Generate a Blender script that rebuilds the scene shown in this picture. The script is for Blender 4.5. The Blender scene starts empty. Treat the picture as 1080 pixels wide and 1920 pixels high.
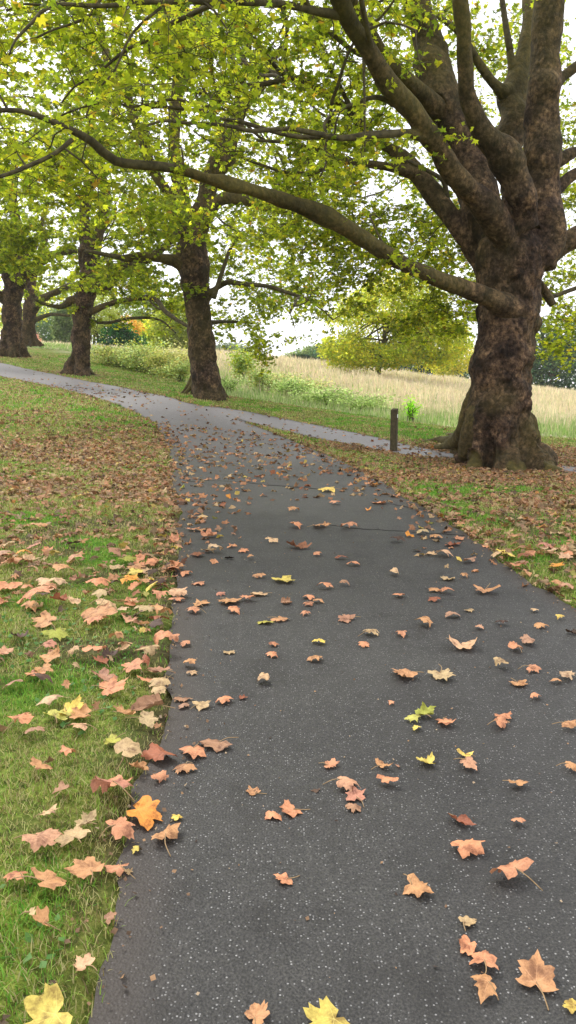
import bpy, math, random
import numpy as np
from mathutils import Vector
random.seed(7); rng = np.random.default_rng(7)
C = bpy.context.scene.collection
R = math.radians
# ------------------------------------------------------------------ camera model
FPX, PITCH, CZ = 1387.0, R(9.6), 1.55
cp, sp = math.cos(PITCH), math.sin(PITCH)

def at(px, py, Y):
    """point at forward distance Y metres in the direction of a photo pixel"""
    dx, dy = (px - 540) / FPX, (960 - py) / FPX
    d = np.array([dx, cp + dy * sp, -sp + dy * cp])
    return np.array([0, 0, CZ]) + d * (Y / d[1])

def depth(p):
    return p[1] * cp - (p[2] - CZ) * sp

def rad(rpx, p):
    return rpx / FPX * depth(p)

def project(P):
    P = np.atleast_2d(P)
    z = P[:, 1] * cp - (P[:, 2] - CZ) * sp
    v = P[:, 1] * sp + (P[:, 2] - CZ) * cp
    zz = np.where(z > 0.05, z, 0.05)
    return 540 + FPX * P[:, 0] / zz, 960 - FPX * v / zz, z

# ------------------------------------------------------------------ numpy noise
def _hash(i, j, k, s):
    n = (i * 374761393 + j * 668265263 + k * 2147483647 + s * 974634777) & 0xffffffff
    n = ((n ^ (n >> 13)) * 1274126177) & 0xffffffff
    return ((n ^ (n >> 16)) & 0xffff) / 65535.0

def vnoise(P, sc=1.0, seed=0):
    P = np.asarray(P, float) * sc
    if P.shape[1] == 2:
        P = np.column_stack([P, np.zeros(len(P))])
    I = np.floor(P).astype(np.int64); F = P - I
    F = F * F * (3 - 2 * F)
    out = 0
    for a in (0, 1):
        for b in (0, 1):
            for c in (0, 1):
                w = (F[:, 0] if a else 1 - F[:, 0]) * (F[:, 1] if b else 1 - F[:, 1]) * (F[:, 2] if c else 1 - F[:, 2])
                out = out + w * _hash(I[:, 0] + a, I[:, 1] + b, I[:, 2] + c, seed)
    return out

def fbm(P, sc=1.0, seed=0, o=3):
    t, a, n = 0, 1.0, 0
    for k in range(o):
        t = t + a * vnoise(P, sc * 2 ** k, seed + k); n += a; a *= .5
    return t / n

# ------------------------------------------------------------------ terrain
def _cp():
    pts = []
    def g(px, py, Y): pts.append(at(px, py, Y))
    for x, y, z in [(0, 0, 0), (-1, 3, 0), (2, 3, 0), (4, 5, 0), (-1, 7, 0), (2, 8, 0), (-2.2, 3, 0.02), (0, 11, .0),
                    (3, 11, 0), (6, 9, -.03), (0, -6, -.05), (8, 3, -.1), (-6, 1, .25), (-5, 7, .25)]:
        pts.append(np.array([x, y, z]))
    g(950, 886, 13.9); g(738, 846, 17.8); g(385, 750, 25.5); g(480, 790, 22.5); g(325, 832, 17); g(640, 862, 15.5)
    g(330, 930, 10.5); g(0, 695, 37); g(148, 703, 38); g(22, 668, 46); g(55, 650, 56); g(148, 722, 33)
    g(100, 648, 75); g(250, 656, 72); g(340, 662, 74); g(450, 690, 50); g(600, 687, 72); g(700, 713, 60); g(860, 718, 95)
    g(1060, 742, 90); g(700, 782, 28); g(450, 748, 31); g(1060, 826, 21.5); g(850, 806, 23); g(0, 1000, 7.9)
    g(0, 850, 14); g(0, 760, 22.5); g(200, 800, 17.5); g(260, 700, 44); g(1080, 780, 38); g(1080, 885, 13.8)
    for x, y, z in [(-90, 170, 9), (0, 170, 3.2), (90, 170, 0), (-90, 0, 4), (90, 0, -1.5), (-30, 12, 2.4), (28, 12, -.5),
                    (-90, -60, 2), (90, -60, -1.5), (0, -60, -.6), (-50, 60, 6.5), (60, 60, -.2), (-18, 2, 1.3)]:
        pts.append(np.array([x, y, z]))
    return np.array(pts)
_P = _cp()
def _phi(r2): return .5 * r2 * np.log(r2 + 1e-9)
def _fit():
    X = _P[:, :2] / 20; n = len(X)
    K = _phi(((X[:, None] - X[None]) ** 2).sum(-1)) + np.eye(n) * .003
    A = np.zeros((n + 3, n + 3)); A[:n, :n] = K; A[:n, n] = 1; A[:n, n + 1:] = X; A[n, :n] = 1; A[n + 1:, :n] = X.T
    return np.linalg.solve(A, np.concatenate([_P[:, 2], np.zeros(3)]))
_W = _fit()
def H(x, y):
    x = np.clip(np.asarray(x, float), -90, 90) / 20; y = np.clip(np.asarray(y, float), -60, 170) / 20
    sh = x.shape; x = x.ravel(); y = y.ravel(); n = len(_P); X = _P[:, :2] / 20
    out = np.empty(len(x))
    for s in range(0, len(x), 20000):
        a, b = x[s:s + 20000], y[s:s + 20000]
        out[s:s + 20000] = _phi((a[:, None] - X[:, 0]) ** 2 + (b[:, None] - X[:, 1]) ** 2) @ _W[:n] + _W[n] + _W[n + 1] * a + _W[n + 2] * b
    return out.reshape(sh)
def h1(x, y): return float(H(np.array([x]), np.array([y]))[0])

_T = np.concatenate([np.arange(.8, 30, .03), np.arange(30, 160, .25)])
def hit(px, py):
    """where the ray of a photo pixel meets the terrain"""
    dx, dy = (px - 540) / FPX, (960 - py) / FPX
    d = np.array([dx, cp + dy * sp, -sp + dy * cp]); d = d / d[1]
    P = np.array([0, 0, CZ]) + _T[:, None] * d
    hh = H(P[:, 0], P[:, 1]); k = np.nonzero(P[:, 2] < hh)[0]
    if len(k) == 0: return P[-1]
    k = k[0]
    if k == 0: return P[0]
    a, b = P[k - 1, 2] - hh[k - 1], hh[k] - P[k, 2]
    Q = P[k - 1] + (P[k] - P[k - 1]) * (a / (a + b + 1e-9)); Q[2] = h1(Q[0], Q[1])
    return Q

# ------------------------------------------------------------------ object helpers
def mesh_np(name, V, F, mats, parent=None, col=None, smooth=False, extra=None):
    """V (N,3); F (M,k) index array (or list of such arrays); col (N,3|4) point colours named tint"""
    me = bpy.data.meshes.new(name)
    V = np.ascontiguousarray(V, dtype=np.float32)
    Fs = F if isinstance(F, list) else [F]
    Fs = [np.asarray(f, dtype=np.int32) for f in Fs if len(f)]
    me.vertices.add(len(V)); me.vertices.foreach_set('co', V.ravel())
    loops = np.concatenate([f.ravel() for f in Fs]); sizes = np.concatenate([np.full(len(f), f.shape[1], np.int32) for f in Fs])
    starts = np.concatenate([[0], np.cumsum(sizes)[:-1]]).astype(np.int32)
    me.loops.add(len(loops)); me.loops.foreach_set('vertex_index', loops)
    me.polygons.add(len(sizes)); me.polygons.foreach_set('loop_start', starts); me.polygons.foreach_set('loop_total', sizes)
    if smooth: me.polygons.foreach_set('use_smooth', np.ones(len(sizes), bool))
    if col is not None:
        c4 = np.ones((len(V), 4), np.float32); c4[:, :col.shape[1]] = col
        at_ = me.color_attributes.new('tint', 'FLOAT_COLOR', 'POINT'); at_.data.foreach_set('color', c4.ravel())
    me.update(calc_edges=True)
    for m in (mats if isinstance(mats, list) else [mats]): me.materials.append(m)
    o = bpy.data.objects.new(name, me); C.objects.link(o)
    if parent is not None:
        o.parent = parent; o.matrix_parent_inverse.identity()
        if parent.type == 'EMPTY': o.location = (-parent.location[0], -parent.location[1], -parent.location[2])
    return o

def tag(o, label=None, cat=None, group=None, kind=None):
    if label: o['label'] = label
    if cat: o['category'] = cat
    if group: o['group'] = group
    if kind: o['kind'] = kind
    return o

def empty(name, loc, label, cat, group=None):
    o = bpy.data.objects.new(name, None); C.objects.link(o); o.location = loc; o.empty_display_size = .1
    return tag(o, label, cat, group)

def frames(P):
    T = np.gradient(P, axis=0); T /= np.linalg.norm(T, axis=1)[:, None] + 1e-9
    u = np.cross(T[0], [0.13, .2, 1.0] if abs(T[0][2]) < .9 else [1, 0, 0.1]); u /= np.linalg.norm(u)
    U = []
    for t in T:
        u = u - t * (u @ t); u /= np.linalg.norm(u) + 1e-9; U.append(u)
    U = np.array(U); return T, U, np.cross(T, U)

def tube(P, r, n=8, wob=0.0, seed=0, cap=True):
    P = np.asarray(P, float); r = np.asarray(r, float)
    T, U, W = frames(P); k = len(P)
    a = np.linspace(0, 2 * math.pi, n, endpoint=False)
    ring = U[:, None] * np.cos(a)[None, :, None] + W[:, None] * np.sin(a)[None, :, None]
    rr = np.repeat(r[:, None], n, 1)
    if wob:
        Q = (P[:, None] + ring * r[:, None, None]).reshape(-1, 3)
        rr = rr * (1 + wob * (fbm(Q, 3.0, seed) * 2 - 1).reshape(k, n))
    V = (P[:, None] + ring * rr[:, :, None]).reshape(-1, 3)
    i = np.arange(k - 1)[:, None] * n; j = np.arange(n)[None]; j2 = (j + 1) % n
    F = np.stack([i + j, i + j2, i + n + j2, i + n + j], -1).reshape(-1, 4)
    Fs = [F]
    if cap:
        V = np.vstack([V, P[0], P[-1]]); c0, c1 = k * n, k * n + 1
        j = np.arange(n); j2 = (j + 1) % n
        Fs.append(np.stack([np.full(n, c0), j2, j], 1)); Fs.append(np.stack([np.full(n, c1), (k - 1) * n + j, (k - 1) * n + j2], 1))
    return V, Fs

class MB:
    def __init__(s): s.V = []; s.F = {}; s.c = []; s.n = 0
    def add(s, V, Fs, col=None):
        V = np.asarray(V, float)
        for f in (Fs if isinstance(Fs, list) else [Fs]):
            f = np.asarray(f)
            if len(f): s.F.setdefault(f.shape[1], []).append(f + s.n)
        s.V.append(V); s.n += len(V)
        if col is not None:
            col = np.asarray(col, float); s.c.append(np.tile(col, (len(V), 1)) if col.ndim == 1 else col)
    def box(s, lo, hi, col=None):
        x0, y0, z0 = lo; x1, y1, z1 = hi
        V = [(x0, y0, z0), (x1, y0, z0), (x1, y1, z0), (x0, y1, z0), (x0, y0, z1), (x1, y0, z1), (x1, y1, z1), (x0, y1, z1)]
        s.add(V, np.array([(0, 3, 2, 1), (4, 5, 6, 7), (0, 1, 5, 4), (1, 2, 6, 5), (2, 3, 7, 6), (3, 0, 4, 7)]), col)
    def build(s, name, mats, parent=None, smooth=False):
        if not s.n: return None
        return mesh_np(name, np.vstack(s.V), [np.vstack(v) for v in s.F.values()], mats, parent, np.vstack(s.c) if s.c else None, smooth)

def catmull(P, step):
    P = np.asarray(P, float)
    if len(P) == 2: P = np.vstack([P[0], (P[0] + P[1]) / 2, P[1]])
    Q = np.vstack([2 * P[0] - P[1], P, 2 * P[-1] - P[-2]]); out = []
    for i in range(1, len(Q) - 2):
        n = max(2, int(np.linalg.norm(Q[i + 1, :3] - Q[i, :3]) / step)); t = np.linspace(0, 1, n, endpoint=False)[:, None]
        a, b, c, d = Q[i - 1], Q[i], Q[i + 1], Q[i + 2]
        out.append(.5 * (2 * b + (c - a) * t + (2 * a - 5 * b + 4 * c - d) * t ** 2 + (3 * b - a - 3 * c + d) * t ** 3))
    out.append(P[-1][None]); return np.vstack(out)

# ------------------------------------------------------------------ materials
def newmat(name):
    m = bpy.data.materials.new(name); m.use_nodes = True; nt = m.node_tree; nt.nodes.clear()
    return m, nt, nt.nodes, nt.links
def N(ns, t, **k):
    n = ns.new(t)
    for a, b in k.items():
        if a in n.inputs: n.inputs[a].default_value = b
        else: setattr(n, a, b)
    return n
def noise(ns, ls, vec, scale, detail=4, rough=.6):
    n = ns.new('ShaderNodeTexNoise'); n.inputs['Scale'].default_value = scale; n.inputs['Detail'].default_value = detail
    n.inputs['Roughness'].default_value = rough; ls.new(vec, n.inputs['Vector']); return n.outputs['Fac']
def ramp(ns, ls, fac, stops):
    r = ns.new('ShaderNodeValToRGB'); e = r.color_ramp.elements
    while len(e) < len(stops): e.new(.5)
    for q, (p, c) in zip(e, stops): q.position = p; q.color = (*c, 1) if len(c) == 3 else c
    ls.new(fac, r.inputs['Fac']); return r.outputs['Color']
def mix(ns, ls, fac, a, b, mode='MIX'):
    m = ns.new('ShaderNodeMix'); m.data_type = 'RGBA'; m.blend_type = mode
    for s, v in ((m.inputs['Factor'], fac), (m.inputs['A'], a), (m.inputs['B'], b)):
        if hasattr(v, 'links'): ls.new(v, s)
        else: s.default_value = v if isinstance(v, (int, float)) else (*v, 1)
    return m.outputs['Result']
def out(ns, ls, sh):
    o = ns.new('ShaderNodeOutputMaterial'); ls.new(sh, o.inputs['Surface'])
def principled(ns, ls, col, rough=.8, spec=.3, normal=None):
    b = ns.new('ShaderNodeBsdfPrincipled')
    if hasattr(col, 'links'): ls.new(col, b.inputs['Base Color'])
    else: b.inputs['Base Color'].default_value = (*col, 1)
    if hasattr(rough, 'links'): ls.new(rough, b.inputs['Roughness'])
    else: b.inputs['Roughness'].default_value = rough
    b.inputs['Specular IOR Level'].default_value = spec
    if normal is not None: ls.new(normal, b.inputs['Normal'])
    return b.outputs['BSDF']
def bump(ns, ls, h, strength, dist):
    b = ns.new('ShaderNodeBump'); b.inputs['Strength'].default_value = strength; b.inputs['Distance'].default_value = dist
    ls.new(h, b.inputs['Height']); return b.outputs['Normal']
def pos(ns): return ns.new('ShaderNodeNewGeometry').outputs['Position']

def leaf_mat(name, transl=.45, mottling=25, amt=.35, tmul=1.6, rough=.6):
    m, nt, ns, ls = newmat(name)
    a = N(ns, 'ShaderNodeAttribute', attribute_name='tint')
    f = noise(ns, ls, pos(ns), mottling, 3)
    c = mix(ns, ls, amt, a.outputs['Color'], ramp(ns, ls, f, [(.3, (.35, .3, .3)), (.7, (1.3, 1.3, 1.2))]), 'MULTIPLY')
    p = principled(ns, ls, c, rough, .25)
    t = ns.new('ShaderNodeBsdfTranslucent')
    ls.new(mix(ns, ls, 1.0, c, (tmul * .96, tmul, tmul * .7), 'MULTIPLY'), t.inputs['Color'])
    mx = ns.new('ShaderNodeMixShader'); mx.inputs[0].default_value = transl
    ls.new(p, mx.inputs[1]); ls.new(t.outputs[0], mx.inputs[2]); out(ns, ls, mx.outputs[0]); return m
M_LEAF = leaf_mat('canopy_leaf', .68, 6, .35, 2.15)
M_GRASS = leaf_mat('grass_blade', .35, 3, .3, 1.3)
M_LITTER = leaf_mat('fallen_leaf', .18, 45, .5, 1.2, .7)

def bark_mat():
    m, nt, ns, ls = newmat('plane_bark'); P = pos(ns)
    a = N(ns, 'ShaderNodeAttribute', attribute_name='tint')      # red channel: how much algae film
    sx = ns.new('ShaderNodeMapping'); sx.inputs['Scale'].default_value = (1, 1, .9); ls.new(P, sx.inputs['Vector'])
    n1 = noise(ns, ls, sx.outputs[0], 3.2, 6, .62); n2 = noise(ns, ls, sx.outputs[0], 14, 6, .68); n3 = noise(ns, ls, P, 1.1, 3)
    base = ramp(ns, ls, n2, [(.34, (.010, .007, .005)), (.46, (.052, .036, .026)), (.58, (.112, .080, .056)), (.74, (.21, .16, .115))])
    patch = ramp(ns, ls, n1, [(.38, (.38, .32, .30)), (.50, (.9, .82, .78)), (.64, (1.55, 1.38, 1.2))])
    c = mix(ns, ls, 1.0, base, patch, 'MULTIPLY')
    wv = ns.new('ShaderNodeVectorMath'); wv.operation = 'ADD'; ls.new(sx.outputs[0], wv.inputs[0]); nw = ns.new('ShaderNodeTexNoise'); nw.inputs['Scale'].default_value = 5; ls.new(P, nw.inputs['Vector'])
    sw = ns.new('ShaderNodeVectorMath'); sw.operation = 'SCALE'; sw.inputs['Scale'].default_value = .35; ls.new(nw.outputs['Color'], sw.inputs[0]); ls.new(sw.outputs[0], wv.inputs[1])
    pv = ns.new('ShaderNodeTexVoronoi'); pv.inputs['Scale'].default_value = 7; ls.new(wv.outputs[0], pv.inputs['Vector']); pc = ns.new('ShaderNodeSeparateColor'); ls.new(pv.outputs['Color'], pc.inputs[0])
    c = mix(ns, ls, .75, c, ramp(ns, ls, pc.outputs[0], [(0, (.5, .46, .44)), (.6, (.95, .9, .85)), (.8, (1.2, 1.13, 1.0)), (1, (1.6, 1.55, 1.4))]), 'MULTIPLY')
    dk = ramp(ns, ls, noise(ns, ls, sx.outputs[0], 1.7, 5, .7), [(.40, (.22, .18, .17)), (.47, (1, 1, 1))]); c = mix(ns, ls, .8, c, dk, 'MULTIPLY')
    alg = ramp(ns, ls, n3, [(.3, (.06, .055, .018)), (.7, (.17, .155, .055))])
    alg = mix(ns, ls, .55, alg, mix(ns, ls, 1.0, alg, mix(ns, ls, 1.0, base, (7., 7., 7.), 'MULTIPLY'), 'MULTIPLY'))
    c = mix(ns, ls, a.outputs['Color'], c, alg)
    v = ns.new('ShaderNodeTexVoronoi'); v.feature = 'DISTANCE_TO_EDGE'; v.inputs['Scale'].default_value = 11; ls.new(sx.outputs[0], v.inputs['Vector'])
    hh = mix(ns, ls, .4, n2, v.outputs['Distance'])
    out(ns, ls, principled(ns, ls, c, .85, .2, bump(ns, ls, hh, .9, .05))); return m
M_BARK = bark_mat()
def bark_mat2():
    m, nt, ns, ls = newmat('thin_branch_bark'); P = pos(ns)
    c = ramp(ns, ls, noise(ns, ls, P, 9, 4), [(.3, (.03, .024, .014)), (.7, (.12, .10, .05))])
    out(ns, ls, principled(ns, ls, c, .85, .2)); return m
M_TWIG = bark_mat2()

def asphalt():
    m, nt, ns, ls = newmat('asphalt'); P = pos(ns)
    big = noise(ns, ls, P, .7, 4); mid = noise(ns, ls, P, 9, 5, .7); fine = noise(ns, ls, P, 130, 3, .8)
    c = ramp(ns, ls, big, [(.3, (.021, .020, .019)), (.5, (.026, .025, .023)), (.7, (.034, .033, .030))])
    c = mix(ns, ls, .7, c, ramp(ns, ls, mid, [(.3, (.7, .7, .68)), (.7, (1.2, 1.18, 1.2))]), 'MULTIPLY')
    c = mix(ns, ls, .9, c, ramp(ns, ls, fine, [(.36, (.3, .3, .3)), (.5, (1, 1, 1)), (.62, (2.0, 2.0, 1.95))]), 'MULTIPLY')
    stn = noise(ns, ls, P, 2.2, 6, .7); c = mix(ns, ls, .75, c, ramp(ns, ls, stn, [(.36, (.55, .52, .48)), (.47, (1, 1, 1)), (.62, (1.15, 1.15, 1.12)), (.72, (1.35, 1.34, 1.3))]), 'MULTIPLY')
    v = ns.new('ShaderNodeTexVoronoi'); v.inputs['Scale'].default_value = 105; ls.new(P, v.inputs['Vector'])
    sepc = ns.new('ShaderNodeSeparateColor'); ls.new(v.outputs['Color'], sepc.inputs[0])
    g = ns.new('ShaderNodeMath'); g.operation = 'GREATER_THAN'; g.inputs[1].default_value = .74; ls.new(sepc.outputs[0], g.inputs[0])
    l = ns.new('ShaderNodeMath'); l.operation = 'LESS_THAN'; l.inputs[1].default_value = .30; ls.new(v.outputs['Distance'], l.inputs[0])
    mm = ns.new('ShaderNodeMath'); mm.operation = 'MULTIPLY'; ls.new(g.outputs[0], mm.inputs[0]); ls.new(l.outputs[0], mm.inputs[1])
    c = mix(ns, ls, mm.outputs[0], c, mix(ns, ls, sepc.outputs[1], (.06, .06, .058), (.26, .255, .245)))
    a = N(ns, 'ShaderNodeAttribute', attribute_name='tint'); st = ns.new('ShaderNodeSeparateColor'); ls.new(a.outputs['Color'], st.inputs[0])      # worn edges: damp soil film; paler side path, and far grazing sky sheen put into the colour
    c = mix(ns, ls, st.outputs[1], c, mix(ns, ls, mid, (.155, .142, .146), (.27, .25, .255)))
    c = mix(ns, ls, st.outputs[0], c, mix(ns, ls, fine, (.025, .02, .016), (.07, .055, .045)))
    out(ns, ls, principled(ns, ls, c, .62, .4, bump(ns, ls, mix(ns, ls, .5, fine, v.outputs['Distance']), .55, .008))); return m
M_ASPH = asphalt()

def ground_mat():
    m, nt, ns, ls = newmat('turf'); P = pos(ns)
    a = N(ns, 'ShaderNodeAttribute', attribute_name='tint'); s = ns.new('ShaderNodeSeparateColor'); ls.new(a.outputs['Color'], s.inputs[0])
    f = noise(ns, ls, P, 22, 5, .75); b = noise(ns, ls, P, .9, 4); ff = noise(ns, ls, P, 2.6, 4)
    g = ramp(ns, ls, f, [(.34, (.04, .055, .012)), (.5, (.14, .19, .035)), (.64, (.29, .32, .09))])
    g = mix(ns, ls, .8, g, ramp(ns, ls, b, [(.3, (1.1, .95, .7)), (.7, (.8, 1.1, .7))]), 'MULTIPLY')
    # leaf litter cells
    v = ns.new('ShaderNodeTexVoronoi'); v.inputs['Scale'].default_value = 9; v.inputs['Randomness'].default_value = 1; ls.new(P, v.inputs['Vector'])
    sc = ns.new('ShaderNodeSeparateColor'); ls.new(v.outputs['Color'], sc.inputs[0])
    lc = ramp(ns, ls, sc.outputs[1], [(0, (.11, .06, .03)), (.35, (.27, .16, .07)), (.7, (.44, .27, .15)), (1, (.5, .38, .2))])
    lt = ns.new('ShaderNodeMath'); lt.operation = 'MULTIPLY_ADD'; lt.inputs[1].default_value = -1.0; ls.new(sc.outputs[0], lt.inputs[0]); ls.new(s.outputs[0], lt.inputs[2])
    cl = ns.new('ShaderNodeMath'); cl.operation = 'MULTIPLY'; cl.inputs[1].default_value = 12; cl.use_clamp = True; ls.new(lt.outputs[0], cl.inputs[0])
    c = mix(ns, ls, cl.outputs[0], g, lc)
    md = mix(ns, ls, ff, (.58, .51, .38), (.38, .42, .22)); md = mix(ns, ls, .5, md, ramp(ns, ls, f, [(.3, (.5, .5, .4)), (.7, (1.4, 1.3, 1.2))]), 'MULTIPLY')
    c = mix(ns, ls, s.outputs[1], c, md)
    c = mix(ns, ls, s.outputs[2], c, mix(ns, ls, f, (.03, .02, .013), (.10, .07, .045)))
    out(ns, ls, principled(ns, ls, c, .95, .1, bump(ns, ls, f, .8, .05))); return m
M_GROUND = ground_mat()
def simple(name, col, rough=.8, spec=.3, var=.4, sc=20, metallic=0):
    m, nt, ns, ls = newmat(name)
    c = mix(ns, ls, var, col, ramp(ns, ls, noise(ns, ls, pos(ns), sc, 4), [(.3, (.4, .4, .4)), (.7, (1.5, 1.5, 1.5))]), 'MULTIPLY')
    out(ns, ls, principled(ns, ls, c, rough, spec)); return m

# ------------------------------------------------------------------ path outlines
def ground_line(px): return np.array([hit(*p)[:2] for p in px])
mainL = [(205, 1780), (235, 1620), (272, 1450), (300, 1330), (315, 1200), (328, 1080), (333, 980), (325, 900), (316, 850), (298, 806), (258, 776), (190, 749), (100, 726), (0, 705), (-150, 672)]
mainR = [(1080, 1142), (960, 1065), (870, 1002), (765, 936), (700, 896), (640, 864), (560, 832), (500, 808), (452, 788), (425, 766), (340, 752), (240, 729), (150, 712), (80, 698), (0, 680), (-150, 648)]
sideU = [(425, 766), (500, 779), (600, 799), (680, 815), (740, 829), (800, 842), (870, 853), (960, 862), (1040, 872), (1110, 880), (1300, 900)]
sideD = [(440, 784), (510, 803), (600, 824), (680, 840), (735, 851), (800, 860), (880, 864), (960, 876), (1040, 884), (1110, 893), (1300, 918)]
L = np.vstack([[(-.40, -6), (-.46, 0), (-.52, 1.6)], ground_line(mainL)]); Rr = np.vstack([[(2.9, -6), (2.85, 0), (2.8, 2.5), (2.55, 4.2)], ground_line(mainR)])
SU, SD = ground_line(sideU), ground_line(sideD)
print('L', np.round(L, 1).tolist()); print('R', np.round(Rr, 1).tolist()); print('SU', np.round(SU, 1).tolist()); print('SD', np.round(SD, 1).tolist())
def resample(P, n):
    P = catmull(P, .3); d = np.concatenate([[0], np.cumsum(np.linalg.norm(np.diff(P, axis=0), axis=1))])
    t = np.linspace(0, 1, n) ** 1.25 * d[-1]
    return np.column_stack([np.interp(t, d, P[:, 0]), np.interp(t, d, P[:, 1])])
def wobble(P, amp, seed):
    T = np.gradient(P, axis=0); T /= np.linalg.norm(T, axis=1)[:, None] + 1e-9; n = np.column_stack([-T[:, 1], T[:, 0]])
    return P + n * ((fbm(P, 2.3, seed, 4) - .5) * 2 * amp)[:, None]
nL = 700
Lr, Rrr = wobble(resample(L, nL), .11, 3), wobble(resample(Rr, nL), .11, 5)
SUr, SDr = wobble(resample(SU, 200), .07, 8), wobble(resample(SD, 200), .07, 9)
polyM = np.vstack([Lr, Rrr[::-1]]); polyS = np.vstack([SUr, SDr[::-1]])
def ribbon(A, B, m, lift, name, pale0):
    n = len(A); t = np.linspace(0, 1, m)
    P = A[:, None] * (1 - t)[None, :, None] + B[:, None] * t[None, :, None]
    z = H(P[..., 0], P[..., 1]) + lift
    w = np.linalg.norm(A - B, axis=1)
    e = np.minimum(t[None] * w[:, None], (1 - t)[None] * w[:, None])
    edge = np.clip(1.1 - e / (.05 + .34 * fbm(P.reshape(-1, 2), 2.1, 31).reshape(e.shape)), 0, 1) * .85
    # slight crown / sag unevenness
    z = z + (fbm(P.reshape(-1, 2), .8, 44).reshape(z.shape) - .5) * .02 * np.clip(e / .4, 0, 1)
    V = np.dstack([P, z]).reshape(-1, 3)
    i = np.arange(n - 1)[:, None] * m; j = np.arange(m - 1)[None]
    F = np.stack([i + j, i + j + 1, i + m + j + 1, i + m + j], -1).reshape(-1, 4)
    pale_sheen = np.clip((P[..., 1] - pale0) / 9, 0, 1) * .85  # paler with distance: grazing sky sheen painted in, plus the lighter side path
    col = np.column_stack([edge.ravel(), pale_sheen.ravel(), 0 * pale_sheen.ravel()])
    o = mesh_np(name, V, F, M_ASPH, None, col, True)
    if o.data.polygons[0].normal.z < 0: o.data.flip_normals()
    return tag(o, None, None, None, 'structure')
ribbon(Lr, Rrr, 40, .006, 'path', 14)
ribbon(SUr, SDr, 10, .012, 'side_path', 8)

def poly_sd(X, poly):
    """signed distance to a polygon (inside negative), chunked"""
    A = poly; B = np.roll(poly, -1, 0); out_ = np.empty(len(X))
    for s in range(0, len(X), 3000):
        p = X[s:s + 3000]; d = p[:, None] - A[None]; e = (B - A)[None]
        t = np.clip((d * e).sum(-1) / ((e ** 2).sum(-1) + 1e-12), 0, 1)
        dist = np.sqrt(((d - e * t[..., None]) ** 2).sum(-1).min(1))
        c = (A[None, :, 1] > p[:, None, 1]) != (B[None, :, 1] > p[:, None, 1])
        xi = A[None, :, 0] + (p[:, None, 1] - A[None, :, 1]) / (B[None, :, 1] - A[None, :, 1] + 1e-12) * (B - A)[None, :, 0]
        ins = (c & (p[:, None, 0] < xi)).sum(1) % 2 == 1
        out_[s:s + 3000] = np.where(ins, -dist, dist)
    return out_
pM, pS = polyM[::3], polyS[::2]
def path_sd(X):
    X = np.asarray(X, float); r = np.full(len(X), 9.0)
    near = (X[:, 1] > -8) & (X[:, 1] < 60) & (np.abs(X[:, 0]) < 32)
    if near.any(): r[near] = np.minimum(poly_sd(X[near], pM), poly_sd(X[near], pS))
    return r

# meadow front boundary
MF = ground_line([(200, 668), (300, 705), (360, 722), (430, 744), (520, 758), (620, 771), (700, 783), (780, 795), (850, 804), (940, 815), (1080, 826), (1250, 840)])
MF = np.vstack([[MF[0] + (-30, 12)], MF, [MF[-1] + (40, -4)]])
order = np.argsort(MF[:, 0]); MF = MF[order]
print('MF', np.round(MF, 1).tolist())
def meadow_d(X): return X[:, 1] - np.interp(X[:, 0], MF[:, 0], MF[:, 1])      # >0 in the meadow

T1, T2, T3, T4, T5 = hit(952, 872), hit(385, 744), hit(146, 701), hit(22, 667), hit(55, 650)
T1 = np.array([*at(955, 800, 14.75)[:2], 0]); T1[2] = h1(T1[0], T1[1])
print('trees', T1, T2, T3, T4, T5)

def litter_density(X, sd=None):
    x, y = X[:, 0], X[:, 1]
    if sd is None: sd = path_sd(X)
    n = fbm(X, .55, 21, 3); n2 = fbm(X, 1.7, 25, 2)
    left = x < np.interp(y, Lr[:, 1], Lr[:, 0]) + .3
    d = np.full(len(X), .12)
    band = np.exp(-((y - 11.5) / 4.2) ** 2) * np.clip((-x - 1.2) / 1.5, 0, 1)
    dl = .24 + 1.12 * band + .3 * np.exp(-((y - 6.0) / 2.2) ** 2)
    dl = dl * np.clip((n - .25) * 3.0, .25, 1.5)
    dl = np.where(y > 17, dl + .12, dl)
    d = np.where(left, dl, d)
    rt = (~left) & (y < 20)
    dr = np.clip((n - .25) * 3.4, .2, 1.2) * (.6 + .35 * (np.hypot(x - T1[0], y - T1[1]) < 5.5))
    d = np.where(rt, dr, d)
    for T in (T1, T2, T3, T4, T5):
        rr = np.hypot(x - T[0], y - T[1]); d = d + .7 * np.exp(-(rr / 2.2) ** 2)
    d = d + np.where(sd > 0, .75 * np.exp(-np.abs(sd) / .16) * (n2 + .3), 0)
    d = np.where(meadow_d(X) > 0, .02, d)
    return np.clip(d, 0, 1.3)

# ------------------------------------------------------------------ ground sheet
def axis(lo, hi, step, far):
    a = list(np.arange(lo, hi + 1e-6, step)); s = step; x = hi
    while x < far: s *= 1.13; x += s; a.append(x)
    s = step; x = lo; pre = []
    while x > -far: s *= 1.13; x -= s; pre.append(x)
    return np.array(pre[::-1] + a)
gx, gy = axis(-11, 9, .13, 2600), axis(-1, 32, .16, 2600)
GX, GY = np.meshgrid(gx, gy); XY = np.column_stack([GX.ravel(), GY.ravel()])
sd = path_sd(XY)
gz = H(XY[:, 0], XY[:, 1]) + np.interp(sd, [-.25, -.06, .0, .08, .3], [-.06, -.04, -.012, .012, .025]) + (fbm(XY, 1.3, 4) - .5) * .05 * np.clip(sd * 2, 0, 1)
far = np.hypot(XY[:, 0], XY[:, 1])
lit = litter_density(XY, sd) * np.clip((XY[:, 1] - 5.5) / 4, 0, 1); mdw = np.clip(meadow_d(XY) * 1.2 + (fbm(XY, .8, 9) - .5) * 1.5, 0, 1) * (XY[:, 1] > 5)
soil = np.clip(1 - np.abs(sd - .03) / .10, 0, 1) * .9
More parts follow.
